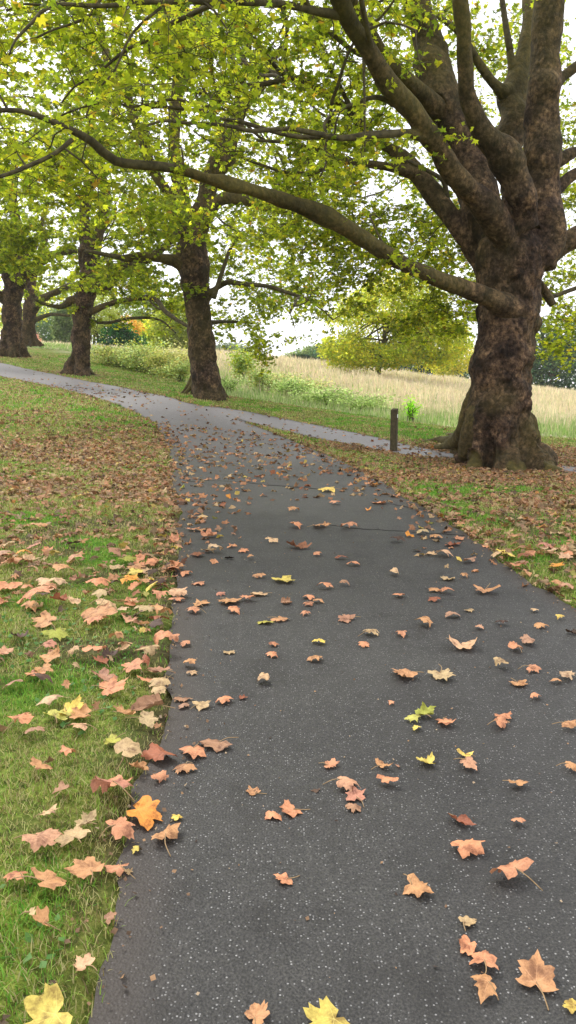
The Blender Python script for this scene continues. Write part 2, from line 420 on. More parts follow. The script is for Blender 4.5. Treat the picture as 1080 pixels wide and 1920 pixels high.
soil = np.maximum(soil, np.clip((fbm(XY, 1.9, 140, 4) - .50) * 5, 0, .8) * (XY[:, 1] < 9) * (XY[:, 1] > .5))
for T, r0 in ((T1, 1.1), (T2, 1.2), (T3, 1.1), (T4, 1.1), (T5, 1.1)): soil = np.maximum(soil, np.clip(1.35 - np.hypot(XY[:, 0] - T[0], XY[:, 1] - T[1]) / r0, 0, .8))
nx = len(gx); i = np.arange(len(gy) - 1)[:, None] * nx; j = np.arange(nx - 1)[None]
GF = np.stack([i + j, i + j + 1, i + nx + j + 1, i + nx + j], -1).reshape(-1, 4)
tag(mesh_np('ground', np.column_stack([XY, gz]), GF, M_GROUND, None, np.column_stack([lit, mdw, soil]), True), kind='structure')
def ground_z(X):
    s = path_sd(X); return H(X[:, 0], X[:, 1]) + np.where(s < 0, .008, np.interp(s, [0, .08, .3], [0, .012, .025]) + (fbm(X, 1.3, 4) - .5) * .05 * np.clip(s * 2, 0, 1)), s

# ------------------------------------------------------------------ leaf templates
def plane_leaf(npts='full'):
    # polar outline of a palmate leaf, petiole at -Y
    if npts == 'full':
        half = [(0, 1.0), (6, .85), (11, .86), (17, .70), (24, .65), (30, .76), (38, .80), (50, .95), (56, .80), (64, .78), (74, .64), (84, .60), (92, .72), (100, .72), (113, .80), (122, .66), (138, .56), (158, .46), (176, .22)]
    else:
        half = [(0, 1.0), (22, .52), (50, .95), (78, .5), (108, .78), (145, .40)]
    pts = [(math.sin(R(a)) * r, math.cos(R(a)) * r) for a, r in half] 
    mir = [(-x, y) for x, y in pts[1:]][::-1] 
    return np.array(pts + ([] if npts == 'full' else [(0, -.12)]) + mir)
LO = plane_leaf('lo'); nLo = len(LO)
LEAF_V = np.vstack([[0, .05, 0], np.column_stack([LO, -.16 * np.abs(LO[:, 0]) - .12 * LO[:, 1] ** 2])])
LEAF_F = np.array([(0, 1 + (k + 1) % nLo, 1 + k) for k in range(nLo)])
DIA_V = np.array([(0, -.7, 0), (.62, .1, -.2), (0, .8, -.1), (-.62, .1, -.2)]); DIA_F = np.array([(0, 1, 2), (0, 2, 3)])

def rotmats(yaw, pitch, roll):
    cy, sy, cx, sx, cz, sz = np.cos(yaw), np.sin(yaw), np.cos(pitch), np.sin(pitch), np.cos(roll), np.sin(roll)
    Z = np.zeros_like(cy); O = np.ones_like(cy)
    A = np.stack([cy, -sy, Z, sy, cy, Z, Z, Z, O], -1).reshape(-1, 3, 3)
    B = np.stack([O, Z, Z, Z, cx, -sx, Z, sx, cx], -1).reshape(-1, 3, 3)
    D = np.stack([cz, Z, sz, Z, O, Z, -sz, Z, cz], -1).reshape(-1, 3, 3)
    return A @ B @ D
def batch(TV, TF, P, Rm, S, col, jit=0.0):
    n, v = len(P), len(TV)
    T = np.repeat(TV[None], n, 0)
    if jit: T = T + rng.normal(0, jit, T.shape) * np.array([.6, .6, 1.6])
    V = np.einsum('nij,nvj->nvi', Rm, T) * S[:, None, None] + P[:, None]
    F = (TF[None] + (np.arange(n) * v)[:, None, None]).reshape(-1, TF.shape[1])
    return V.reshape(-1, 3), F, np.repeat(col, v, 0)

# ------------------------------------------------------------------ trees
GREENS = np.array([(.13, .18, .016), (.235, .275, .022), (.35, .375, .028), (.47, .42, .034), (.40, .25, .035)])
def leaf_cols(n, w, jitter=.25):
    k = rng.choice(5, n, p=np.array(w) / sum(w)); c = GREENS[k] * (1 + rng.uniform(-jitter, jitter, (n, 1))); return c

def make_tree(name, base, label, limbs, blobs, voxel, mats, leafsize, tmpl, cw, trunk_pts, group=None, roots=8, root_len=1.1,
              spray=(16, 26), thr=.07, seed=1, sub_n=2.2, sprayR=.55, extra_roots=[], moss_base=.0, buttress=1.5, slim=.9, skip1=0, clear=3.2, extra_tubes=[], boughs=26, bough_r=.2, bscale=1.0):
    """trunk_pts and limbs: [(px,py,Y,rpx)...] traced centre lines at real distances"""
    global rng
    rng = np.random.default_rng(seed); loc = np.array(base)
    root = empty(name, loc, label, 'tree', group)
    def line(L_, step):
        A = []
        for q in L_:
            p = at(q[0], q[1], q[2]); A.append([*p, rad(q[3], p)])
        S = catmull(A, step); S[:, 3] = np.maximum(S[:, 3], .008); return S
    lines = [line(trunk_pts, .18)] + [line(l, .14) for l in limbs]
    for l in lines[1:]:                     # natural wander
        w = (np.column_stack([fbm(l[:, :3], .9, seed + 3), fbm(l[:, :3], .9, seed + 5), fbm(l[:, :3], .9, seed + 7)]) - .5)
        tt = np.clip(np.arange(len(l)) / 12, 0, 1)[:, None]
        l[:, :3] += w * np.minimum(.22, l[:, 3:4] * 1.6 + .05) * tt * .55
    mb = MB(); ids = []
    tr = lines[0]; zb = base[2]; tr[:, 3] *= slim
    gb = np.random.default_rng(seed + 500); cand_ = np.vstack([l[3:] for l in lines[1 + skip1:]]); cand_ = cand_[(cand_[:, 3] > .03) & (cand_[:, 3] < bough_r)]
    tcen = np.array([base[0], base[1], tr[-1, 2] + 1.0])
    cand_ = cand_[np.sqrt(((cand_[:, :3] - tcen) ** 2).sum(1)) > 3.0 * bscale]; nmain = len(lines)
    for q in range(boughs):
        a = cand_[gb.integers(len(cand_))]; o_ = a[:3] - tcen; o_ /= np.linalg.norm(o_) + 1e-6; d = o_ * .9 + gb.normal(0, .6, 3) * [1, 1, .7] + [0, 0, .15]; d /= np.linalg.norm(d)
        n_ = gb.integers(9, 17); st = gb.uniform(.22, .34); p = a[:3].copy(); W_ = [[*p, min(a[3] * .7, .042)]]
        for k_ in range(n_):
            d = d + gb.normal(0, .21, 3) + [0, 0, .03]; d /= np.linalg.norm(d); p = p + d * st * (bscale); W_.append([*p, W_[0][3] * (1 - .85 * (k_ + 1) / n_) + .006])
        W_ = np.array(W_)
        if (W_[:, 2] < zb + 2.2).any(): continue
        lines.append(catmull(W_, .14))
    # continue trunk into the ground with a flare
    k = (tr[:, 2] - zb); tr[:, 3] *= 1 + .30 * np.exp(-np.clip(k, 0, 9) / .30)
    V, F = tube(tr[:, :3], tr[:, 3], 26, .10, seed); mb.add(V, F)
    skel = [(tr[:, :3], tr[:, 3], 0)]
    R0 = tr[np.argmin(np.abs(k - .5)), 3]
    for q in range(roots):
        a = 2 * math.pi * (q + rng.uniform(-.3, .3)) / roots; ln = root_len * rng.uniform(.7, 1.25)
        ts = np.linspace(0, 1, 12); dist = R0 * .35 + ts * ln
        zz = zb + buttress * (1 - ts) ** 2.2 * R0
        aa = a + rng.uniform(-.35, .35) * ts
        x, y = base[0] + np.cos(aa) * dist, base[1] + np.sin(aa) * dist
        P = np.column_stack([x, y, zz]); P[:, 2] = np.where(ts > .0, H(P[:, 0], P[:, 1]) + (zz - zb) - .02 - .16 * ts ** 3, zz)
        rr = R0 * (.30 * (1 - ts) ** 1.1 + .06)
        V, F = tube(P, rr, 12, .15, seed + q); mb.add(V, F); skel.append((P, rr, 0))
    for er in extra_roots:
        S = catmull([(*hit(px_, py_)[:2], 0, r_) for px_, py_, r_ in er], .12); S[:, 2] = H(S[:, 0], S[:, 1]) - .01 + (fbm(S[:, :2], 2.5, 3) - .5) * .08
        V, F = tube(S[:, :3], S[:, 3], 12, .2, seed); mb.add(V, F); skel.append((S[:, :3], S[:, 3], 0))
    for et in extra_tubes:
        S = catmull([[*at(a_, b_, Y_), r_] for a_, b_, Y_, r_ in et], .12); V, F = tube(S[:, :3], S[:, 3], 14, .2, seed); mb.add(V, F); skel.append((S[:, :3], S[:, 3], 0))
    thin = MB()
    for li, l in enumerate(lines[1:], 1):
        big = l[:, 3] >= thr
        if big.sum() > 3:
            e = np.nonzero(big)[0][-1] + 1
            V, F = tube(l[:e, :3], l[:e, 3], 16, .10, seed + li); mb.add(V, F); skel.append((l[:e, :3], l[:e, 3], li))
            s = max(0, e - 3)
        else: s = 0
        if len(l) - s > 2:
            V, F = tube(l[s:, :3], l[s:, 3], 8, .06, seed); thin.add(V, F)
    o = mb.build('wood', M_BARK)
    md = o.modifiers.new('r', 'REMESH'); md.mode = 'VOXEL'; md.voxel_size = voxel; md.adaptivity = 0
    sm = o.modifiers.new('s', 'SMOOTH'); sm.iterations = 3; sm.factor = .5
    dg = bpy.context.evaluated_depsgraph_get(); ev = o.evaluated_get(dg); me = ev.to_mesh()
    nv = len(me.vertices); V = np.empty(nv * 3, np.float32); me.vertices.foreach_get('co', V); V = V.reshape(-1, 3).astype(float)
    Nn = np.empty(nv * 3, np.float32); me.vertices.foreach_get('normal', Nn); Nn = Nn.reshape(-1, 3)
    nf = len(me.polygons); Fq = np.empty(len(me.loops), np.int32); me.loops.foreach_get('vertex_index', Fq)
    tot = np.empty(nf, np.int32); me.polygons.foreach_get('loop_total', tot)
    assert (tot == 4).all(); Fq = Fq.reshape(-1, 4); ev.to_mesh_clear(); om = o.data; bpy.data.objects.remove(o); bpy.data.meshes.remove(om)
    # nearest skeleton part for every vertex
    SP = np.vstack([s[0] for s in skel]); SR = np.concatenate([s[1] for s in skel]); SI = np.concatenate([np.full(len(s[1]), s[2]) for s in skel])
    own = np.empty(nv, int); rad_ = np.empty(nv)
    for s in range(0, nv, 8000):
        d = np.sqrt(((V[s:s + 8000, None] - SP[None]) ** 2).sum(-1)) - SR[None]
        kk = d.argmin(1); own[s:s + 8000] = SI[kk]; rad_[s:s + 8000] = SR[kk]
    isT = own == 0
    sq = V * np.array([1, 1, 1.25])
    sq2 = V * np.array([1, 1, .5])
    lump = (fbm(sq, 1.6, seed + 11) - .5); wr = (fbm(sq, 6, seed + 15, 2) - .5); fib = (fbm(sq2, 5.5, seed + 19, 2) - .5)
    amp = np.clip(rad_ / .6, .12, 1.0)
    lowz = np.exp(-np.clip(V[:, 2] - zb, 0, 9) / .9)
    lowz = np.clip(1 - (V[:, 2] - zb) / 1.7, 0, 1) ** 1.3
    ang = np.arctan2(V[:, 1] - base[1], V[:, 0] - base[0])
    flute = np.cos(ang * 7 + 3 * fbm(V * [1, 1, .4], .7, seed + 50)) * .5 + np.cos(ang * 12 + seed + 4 * fbm(V * [1, 1, .4], .9, seed + 52)) * .4
    knob = fbm(V * [1, 1, .9], 2.4, seed + 33, 3); hollow = -np.clip(.43 - knob, 0, 1) * 1.5
    plate_ = np.abs(fbm(V * [1, 1, .8], 6.2, seed + 37, 2) - .5)
    kn = np.clip(fbm(V, 1.15, seed + 61, 2) - .56, 0, 1) * 1.1
    disp = np.where(isT, .22 * (lump + .5 * (knob - .5)) + .30 * hollow + .05 * wr * (1 - lowz) + .16 * plate_ + .30 * flute * lowz + .05 * fib, .20 * lump + .07 * wr + .12 * hollow + .07 * plate_ + kn) * amp
    V = V + Nn * disp[:, None]
    # algae film: little on the trunk and the thick limbs, more on the slim ones further out
    far_ = np.clip((np.sqrt(((V - np.array([base[0], base[1], tr[-1, 2]])) ** 2).sum(1)) - 1.0) / 3.0, 0, 1)
    moss = np.clip((.12 + moss_base + .95 * far_) * np.clip(1.15 - rad_ / .5, .15, 1) + (fbm(V, 1.5, seed + 30) - .5) * .9 + .25 * np.clip(Nn[:, 2], -1, 1) * far_, 0, 1)
    fo = own[Fq].min(1)
    for pid in range(len(lines)):
        sel = Fq[fo == pid]
        if len(sel) < 12: continue
        u, inv = np.unique(sel, return_inverse=True)
        mesh_np('trunk' if pid == 0 else 'limb', V[u], inv.reshape(-1, 4), M_BARK, root, np.repeat(moss[u][:, None], 3, 1), True)
    # ---- twigs and leaf sprays
    SK = np.vstack([l[:, :3] for l in lines[1:]]); SKr = np.concatenate([l[:, 3] for l in lines[1:]])
    lp, ly, lpi, lr, ls_, lc = [], [], [], [], [], []
    sprays = []
    for (px_, py_, Y, rx, ry, rz, n) in blobs:
        c = at(px_, py_, Y); k = 0; tries = 0
        while k < n and tries < n * 12:
            tries += 1
            v = rng.normal(0, 1, 3); v /= np.linalg.norm(v); v *= rng.uniform(0.15, 1) ** .45
            p = c + v * np.array([rx, ry, rz])
            if vnoise(p[None], .75, seed + 40)[0] < .40: continue
            if p[2] < h1(p[0], p[1]) + 1.9 and p[1] < 24: continue
            if p[2] < h1(p[0], p[1]) + .5: continue
            if clear > 0 and np.sqrt(((p - tcen) ** 2).sum()) < clear and p[1] < tcen[1] + .6: continue
            sprays.append(p); k += 1
    # sprays straight along the limbs
    tot_ = 0
    for l in lines[1:]:
        for q in l[4:]:
            if q[3] < .16 and np.sqrt(((q[:3] - tcen) ** 2).sum()) > 2.8 and rng.random() < .10 * sub_n:
                v = rng.normal(0, 1, 3); v[2] *= .6; sprays.append(q[:3] + v / np.linalg.norm(v) * rng.uniform(.4, 1.3)); tot_ += 1
    sprays = np.array(sprays)
    # connect, nearest first, so far sprays branch off nearer ones
    d0 = np.array([np.sqrt(((SK - p) ** 2).sum(1)).min() for p in sprays]); od = np.argsort(d0)
    nodes = SK.copy(); nr = np.minimum(SKr, .05) * .8
    for q in od:
        p = sprays[q]; d = np.sqrt(((nodes - p) ** 2).sum(1)); kk = d.argmin(); a = nodes[kk]; dd = d[kk]
        n = max(3, min(12, int(dd / .22) + 2)); t = np.linspace(0, 1, n)[:, None]
        side = rng.normal(0, .12, 3) * dd
        P = a + (p - a) * t + side * np.sin(t * math.pi) + np.array([0, 0, 1]) * (.16 * dd * np.sin(t * math.pi)) + rng.normal(0, .025, (n, 3)) * np.sin(t * math.pi) * min(1, dd)
        r0 = max(.006, min(nr[kk], .009 + .014 * dd)); r_ = r0 * (1 - t[:, 0] * .6)
        V_, F_ = tube(P, r_, 4, 0, 0, False); thin.add(V_, F_)
        nodes = np.vstack([nodes, P[1:]]); nr = np.concatenate([nr, r_[1:] * .85])
        m = rng.integers(*spray)
        # leaves along three twiglets
        dirs = rng.normal(0, 1, (4, 3)); dirs[:, 2] = dirs[:, 2] * .45 - .15; dirs /= np.linalg.norm(dirs, axis=1)[:, None]
        bw = rng.integers(0, 4, m); tt = rng.uniform(.1, 1, m)
        lpos = p + dirs[bw] * (tt * sprayR)[:, None] + rng.normal(0, .05, (m, 3)); lp.append(lpos)
        for dv in dirs:
            V_, F_ = tube(np.array([p, p + dv * sprayR * .5, p + dv * sprayR + [0, 0, -.05]]), [.006, .004, .003], 3, 0, 0, False); thin.add(V_, F_)
        lc.append(leaf_cols(m, cw) * rng.uniform(.62, 1.28))
    thin.build('twigs', M_TWIG, root, True)
    lp = np.vstack(lp); lc = np.vstack(lc); n = len(lp)
    yaw = rng.uniform(0, 2 * math.pi, n); pit = rng.normal(-.45, .55, n); rol = rng.normal(0, .5, n)
    S = leafsize * rng.uniform(.6, 1.15, n)
    TV, TF = (LEAF_V, LEAF_F) if tmpl == 'leaf' else (DIA_V, DIA_F)
    V, F, cc = batch(TV, TF, lp, rotmats(yaw, pit, rol), S, lc, .07)
    mesh_np('crown', V, F, M_LEAF, root, cc)
    print(name, 'leaves', n, 'wood verts', nv)
    return root

Y1 = 14.75
make_tree('plane_tree', T1, 'massive dark knobbly plane tree on the right, nearest to the wooden post', [
    # long low branch across the picture
    [(1000, 612, 14.8, 20), (962, 580, 14.3, 20), (905, 551, 14.0, 16), (830, 525, 13.6, 15), (745, 488, 13.1, 15), (650, 430, 12.6, 15), (560, 388, 12.1, 14), (450, 350, 11.5, 12), (380, 330, 11.1, 10), (310, 313, 10.8, 9), (215, 302, 10.4, 9), (170, 265, 10.1, 8), (100, 230, 9.7, 6), (40, 208, 9.4, 4.5), (-40, 205, 9.0, 4), (-140, 190, 8.6, 3)],
    [(135, 262, 9.9, 4.5), (100, 290, 9.7, 4), (50, 312, 9.5, 4), (0, 331, 9.2, 3.5), (-80, 345, 8.8, 2.5)],
    # left upper limb
    [(955, 500, 14.7, 30), (945, 450, 14.3, 24), (920, 400, 14.0, 23), (865, 345, 13.5, 20), (820, 280, 13.1, 19), (775, 215, 12.7, 18), (725, 150, 12.3, 18), (690, 90, 12.0, 16), (655, 35, 11.7, 15), (635, -15, 11.4, 14), (600, -90, 11.0, 11)],
    [(650, 30, 11.7, 10), (600, 22, 11.4, 8), (540, 8, 11.1, 7), (470, 3, 10.8, 7), (380, 4, 10.4, 6), (270, 4, 10.0, 5), (190, 12, 9.6, 4), (100, 10, 9.2, 3.5), (62, 42, 9.0, 3), (30, 76, 8.9, 2.2), (18, 104, 8.8, 1.5)],
    # central thick limb
    [(950, 480, 15.0, 45), (905, 400, 15.2, 38), (890, 325, 15.4, 34), (860, 260, 15.6, 33), (835, 190, 15.7, 31), (815, 115, 15.9, 28), (795, 50, 16.0, 26), (780, 0, 16.1, 25), (760, -90, 16.3, 20)],
    # slim upright limb crossing in front
    [(985, 430, 14.3, 28), (970, 360, 14.1, 23), (945, 300, 13.9, 23), (905, 245, 13.7, 20), (880, 190, 13.5, 17), (872, 125, 13.3, 15), (868, 50, 13.1, 13), (863, -10, 13.0, 12), (855, -90, 12.8, 10)],
    # right upright
    [(1000, 500, 14.8, 42), (1018, 430, 14.8, 37), (1016, 350, 14.8, 32), (1022, 250, 14.8, 28), (1025, 150, 14.7, 27), (1028, 75, 14.7, 28), (1032, 0, 14.6, 27), (1036, -90, 14.5, 22)],
    # back limb with burl
    [(965, 400, 15.6, 24), (958, 300, 15.9, 20), (965, 225, 16.1, 23), (968, 172, 16.2, 24), (985, 100, 16.3, 15), (995, 30, 16.4, 13), (1000, -50, 16.5, 11)],
    [(955, 172, 16.1, 15), (935, 165, 16.0, 10), (910, 135, 15.9, 9), (890, 105, 15.8, 8), (860, 60, 15.6, 6), (820, 30, 15.4, 4)],
    [(962, 150, 16.2, 8), (957, 95, 16.2, 7), (948, 40, 16.2, 6), (940, -20, 16.2, 5)],
    # lower left limb and its fork
    [(925, 500, 15.2, 32), (870, 440, 15.3, 20), (840, 400, 15.4, 17), (800, 350, 15.5, 15), (765, 310, 15.6, 12), (730, 278, 15.6, 10), (685, 240, 15.6, 9), (650, 205, 15.6, 8), (610, 175, 15.6, 7), (560, 150, 15.5, 5.5), (500, 158, 15.3, 5), (440, 165, 15.1, 4.5), (400, 195, 14.9, 4), (360, 205, 14.7, 3.6), (300, 200, 14.4, 3), (250, 207, 14.2, 2)],
    [(775, 325, 15.5, 9), (715, 310, 15.3, 8), (655, 302, 15.1, 6), (610, 286, 14.9, 5), (540, 268, 14.6, 3.5), (480, 262, 14.3, 2.5)],
    [(838, 400, 15.4, 8), (835, 350, 15.3, 5), (820, 330, 15.1, 4), (760, 300, 14.9, 3)],
    # slender level branch
    [(800, 262, 12.9, 9), (765, 250, 12.7, 8), (690, 252, 12.3, 7), (640, 258, 12.0, 6), (570, 248, 11.6, 5), (540, 242, 11.4, 4.5), (475, 246, 11.1, 4), (425, 235, 10.8, 3.5), (350, 230, 10.5, 3), (300, 227, 10.2, 2.5), (240, 250, 10.0, 1.5)],
    # behind the central limb
    [(840, 225, 15.6, 16), (790, 172, 15.2, 14), (750, 135, 14.8, 12), (720, 105, 14.5, 11), (680, 40, 14.1, 10), (650, -30, 13.7, 8)],
    # right side branches
    [(1010, 490, 15.0, 26), (1040, 470, 15.1, 20), (1080, 445, 15.2, 18), (1160, 400, 15.3, 15), (1260, 340, 15.4, 11)],
    [(1030, 372, 14.9, 12), (1055, 345, 15.0, 11), (1085, 322, 15.1, 10), (1180, 280, 15.3, 7)],
    [(1032, 315, 15.0, 10), (1055, 298, 15.1, 9), (1085, 283, 15.2, 8), (1180, 250, 15.5, 6)],
    [(1035, 170, 14.8, 11), (1055, 145, 14.9, 10), (1085, 122, 15.0, 9), (1160, 60, 15.2, 7)],
    [(1000, 520, 15.3, 10), (1022, 548, 15.3, 9), (1036, 572, 15.3, 7)],
    [(1024, 560, 15.4, 5), (1045, 553, 15.5, 4), (1080, 540, 15.6, 4), (1150, 520, 15.7, 3)],
    # hanging thin stems
    [(680, 60, 12.0, 3), (683, 160, 12.0, 2.5), (684, 290, 12.0, 1.8)],
    [(320, 0, 10.2, 3), (250, 60, 10.0, 2.5), (215, 130, 9.9, 2), (190, 160, 9.8, 1.5)],
], [
    # px, py, Y, rx, ry, rz, sprays
    (200, 40, 13.0, 3.0, 2.5, 1.7, 90), (540, 50, 14.5, 2.2, 3, 1.3, 62), (60, 220, 12, 1.8, 2, 1.5, 48), (60, 40, 11.5, 1.8, 2, 1.2, 45), (200, 120, 10, 2.5, 1.5, 1.2, 26),
    (740, 20, 15, 1.9, 3, 1.0, 50), (930, 250, 19, 1.8, 1.5, 2.2, 55), (620, 440, 20, 2.6, 2.5, 1.1, 75), (500, 330, 18, 2.0, 2, 1.2, 40), (830, 470, 20, 1.6, 2, .9, 45), (900, 110, 20, 2.6, 2, 1.6, 60), (1070, 300, 20, 1.2, 2, 1.4, 45), (1060, 420, 20, 1.0, 1.5, 1.6, 30), (760, 330, 19, 1.8, 1.5, 1.2, 30), (640, 180, 16, 1.9, 2.5, 1.0, 50), (850, 570, 19, 1.0, 1.5, .6, 26), (590, 320, 14, 1.6, 2.5, .7, 26), (690, 490, 16.5, 2.4, 3, .6, 50), (690, 380, 18, 2.4, 3, 1.1, 60), (740, 420, 19, 1.8, 2, .8, 30),
    (740, 565, 18.5, 1.9, 2, .7, 34), (590, 470, 16, 1.6, 2, .8, 40), (815, 600, 18, 1.0, 1.4, .6, 20), (950, 60, 18, 1.6, 2, 1.5, 28), (1075, 200, 17, .8, 3, 2.2, 40), (1065, 560, 18.5, .7, 1.5, .9, 30),
    (1060, 640, 20, .6, 1.2, .7, 22), (500, -230, 11, 5, 4, 1.6, 60), (900, -150, 16, 4, 3, 1.5, 30),
], .035, None, .080, 'leaf', (3, 4, 3, .6, .2),
    [(955, 925, Y1, 74), (952, 880, Y1, 74), (942, 830, Y1, 70), (934, 770, Y1, 69), (940, 700, Y1, 65), (945, 640, Y1, 63), (952, 590, Y1, 63), (955, 545, Y1, 63), (957, 500, Y1, 72), (960, 470, Y1, 72), (965, 440, Y1, 50)],
    'plane trees along the path', roots=9, root_len=.95, seed=11, slim=.85, buttress=1.4, skip1=2, extra_tubes=[[(915, 690, 15.0, .24), (892, 760, 15.2, .24), (874, 800, 15.6, .20), (856, 826, 16.2, .15), (835, 836, 17.0, .10), (815, 838, 17.8, .06)], [(900, 770, 14.6, .22), (880, 830, 14.7, .2), (866, 862, 14.9, .12), (850, 868, 15.2, .06)]], boughs=30, thr=.065, spray=(22, 34),
    extra_roots=[[(880, 862, .34), (850, 838, .22), (825, 830, .15), (800, 830, .09), (770, 834, .04)], [(890, 850, .3), (862, 826, .16), (838, 815, .07)],
                 [(1010, 880, .3), (1035, 884, .2), (1052, 888, .07)], [(900, 872, .25), (885, 866, .14), (868, 862, .05)]])
def sh(pts, Y, dy=0.0):
    n = len(pts); return [(p[0], p[1], Y + dy * k / max(1, n - 1), p[2]) for k, p in enumerate(pts)]
Y2 = 26.0
make_tree('plane_tree', T2, 'plane tree with flared foot at the path bend, second trunk from right', [
    sh([(352, 440, 24), (342, 380, 15), (330, 300, 12), (327, 240, 11), (333, 170, 12), (342, 110, 14), (352, 70, 13), (368, 30, 11), (380, -20, 9), (390, -80, 7)], 26, 1),
    sh([(350, 85, 9), (336, 50, 8), (322, 0, 7), (310, -60, 5)], 26.8, .5),
    sh([(362, 430, 22), (385, 375, 16), (402, 320, 17), (420, 280, 16), (443, 228, 14), (462, 190, 11), (490, 165, 8), (510, 120, 6), (535, 75, 4)], 26, -2),
    sh([(438, 235, 8), (448, 170, 7), (462, 130, 6), (448, 95, 5), (415, 70, 4), (385, 46, 4), (350, 46, 3), (320, 38, 3), (285, 5, 2.5)], 25.5, -4),
    sh([(365, 440, 20), (385, 412, 14), (410, 378, 12), (450, 372, 11), (500, 384, 10), (530, 360, 8), (560, 320, 6), (600, 290, 4), (640, 280, 3)], 26, -2),
    sh([(352, 500, 18), (322, 489, 11), (295, 484, 9), (260, 480, 8), (235, 485, 6), (200, 478, 4), (160, 470, 3)], 26, -2),
    sh([(388, 555, 12), (400, 545, 6), (425, 529, 5.5), (450, 531, 5), (500, 536, 4), (530, 546, 3.5), (570, 560, 3), (600, 578, 2), (625, 600, 1.5)], 26, -1),
    sh([(345, 430, 16), (318, 370, 10), (290, 320, 9), (262, 250, 9), (240, 190, 8), (212, 140, 8), (195, 95, 7), (185, 30, 6), (180, -30, 4)], 26, 2),
    sh([(392, 605, 5), (420, 603, 3), (450, 604, 2.5), (480, 606, 1.5)], 26.3, 1),
    sh([(400, 560, 5), (430, 470, 3), (450, 440, 3), (420, 420, 2), (400, 400, 1.5)], 25.5, -1),
], [
    (330, 110, 28.5, 4.4, 3, 3.2, 170), (190, 330, 26.5, 3.0, 3, 2.4, 130), (60, 280, 24, 2.8, 3, 2.0, 90), (480, 470, 28, 2.5, 3, 1.6, 120), (500, 590, 28, 2.3, 2.2, 1.2, 55),
    (450, 200, 27, 2.3, 3, 2.5, 80), (560, 560, 28.5, 1.3, 1.5, .8, 28), (300, 420, 24, 1.8, 2, .7, 45), (470, 660, 29, 1.2, 1.5, .6, 12), (610, 250, 28, 2, 3, 2, 60),
    (240, 530, 25, 1.8, 2, .5, 32),
], .05, None, .108, 'leaf', (4, 5, 3, .5, .15),
    [(386, 775, Y2, 34), (385, 745, Y2, 33), (383, 710, Y2, 32), (380, 680, Y2, 31), (377, 640, Y2, 29), (373, 600, Y2, 27), (369, 560, Y2, 27), (366, 530, Y2, 31), (361, 490, Y2, 33), (356, 455, Y2, 29), (352, 435, Y2, 22)],
    'plane trees along the path', roots=8, root_len=1.35, seed=22, clear=0, slim=.84, buttress=2.2, bscale=1.5, thr=.09, spray=(20, 30), sub_n=2)
Y3 = 38.0
make_tree('plane_tree', T3, 'gnarled plane tree by the upper path, long low branch arching right', [
    sh([(172, 520, 16), (190, 540, 12), (212, 520, 13), (240, 504, 11), (265, 490, 9), (300, 470, 7), (330, 440, 5)], 38, -2),
    sh([(158, 590, 8), (190, 576, 6), (225, 565, 5.5), (260, 560, 5.5), (290, 561, 5), (312, 585, 4.5), (345, 607, 3.5), (370, 620, 2.5)], 38, -4),
    sh([(168, 520, 18), (165, 470, 14), (158, 420, 11), (165, 360, 9), (185, 295, 8), (172, 230, 6), (160, 160, 5)], 38, 1),
    sh([(168, 500, 12), (185, 440, 10), (200, 370, 9), (190, 310, 8), (210, 230, 6), (230, 150, 4)], 38, 2),
    sh([(140, 560, 8), (115, 575, 5), (90, 572, 3.5), (60, 560, 2.5)], 38, -2),
    sh([(160, 600, 4), (200, 605, 3), (250, 596, 3), (300, 600, 2), (330, 625, 1.2)], 38.5, 2),
], [(150, 330, 38, 5.2, 4, 3.4, 170), (260, 430, 36.5, 3.2, 3, 2.0, 100), (80, 460, 37, 3.2, 3, 1.5, 90), (330, 540, 37, 1.6, 2, 1.3, 40), (220, 520, 38, 2.0, 2, .6, 36), (150, 140, 38, 5, 4, 2.5, 110), (20, 350, 36, 3, 3, 3, 80)],
    .075, None, .15, 'leaf', (4, 5, 3, .5, .15),
    [(148, 722, Y3, 22), (147, 700, Y3, 22), (149, 670, Y3, 21), (151, 640, Y3, 21), (155, 590, Y3, 20), (160, 555, Y3, 20), (168, 520, Y3, 18), (172, 500, Y3, 12)],
    'plane trees along the path', roots=8, root_len=1.0, seed=33, slim=.86, bscale=1.8, boughs=14, bough_r=.3, thr=.12, spray=(18, 26), sub_n=1.6)
Y4 = 46.0
make_tree('plane_tree', T4, 'thick plane tree by the upper path, leftmost of the trunks', [
    sh([(28, 540, 16), (45, 520, 10), (62, 505, 9), (85, 482, 8), (110, 476, 6), (135, 471, 5), (170, 470, 3)], 46, -3),
    sh([(22, 530, 16), (8, 490, 10), (-15, 460, 8), (-50, 440, 6)], 46, -1),
    sh([(25, 530, 16), (26, 480, 12), (32, 430, 10), (22, 370, 8), (30, 300, 6)], 46, 1),
    sh([(15, 570, 8), (-10, 545, 6), (-40, 540, 5)], 46, -1),
    sh([(30, 500, 10), (60, 470, 6), (75, 430, 5), (90, 380, 4)], 46, 2),
], [(20, 340, 46, 6, 5, 4.5, 150), (70, 490, 44, 3.4, 3, 1.1, 60), (-40, 470, 44, 3, 3, 2, 50), (60, 150, 46, 7, 4, 3, 110)],
    .09, None, .17, 'leaf', (4, 5, 3, .5, .15),
    [(20, 690, Y4, 25), (21, 665, Y4, 24), (22, 640, Y4, 21), (22, 600, Y4, 19), (22, 565, Y4, 18), (26, 535, Y4, 20), (26, 515, Y4, 14)],
    'plane trees along the path', roots=8, root_len=1.1, seed=44, slim=.9, bscale=2, boughs=10, bough_r=.35, thr=.15, spray=(18, 24), sub_n=1.4)
Y5 = 56.0
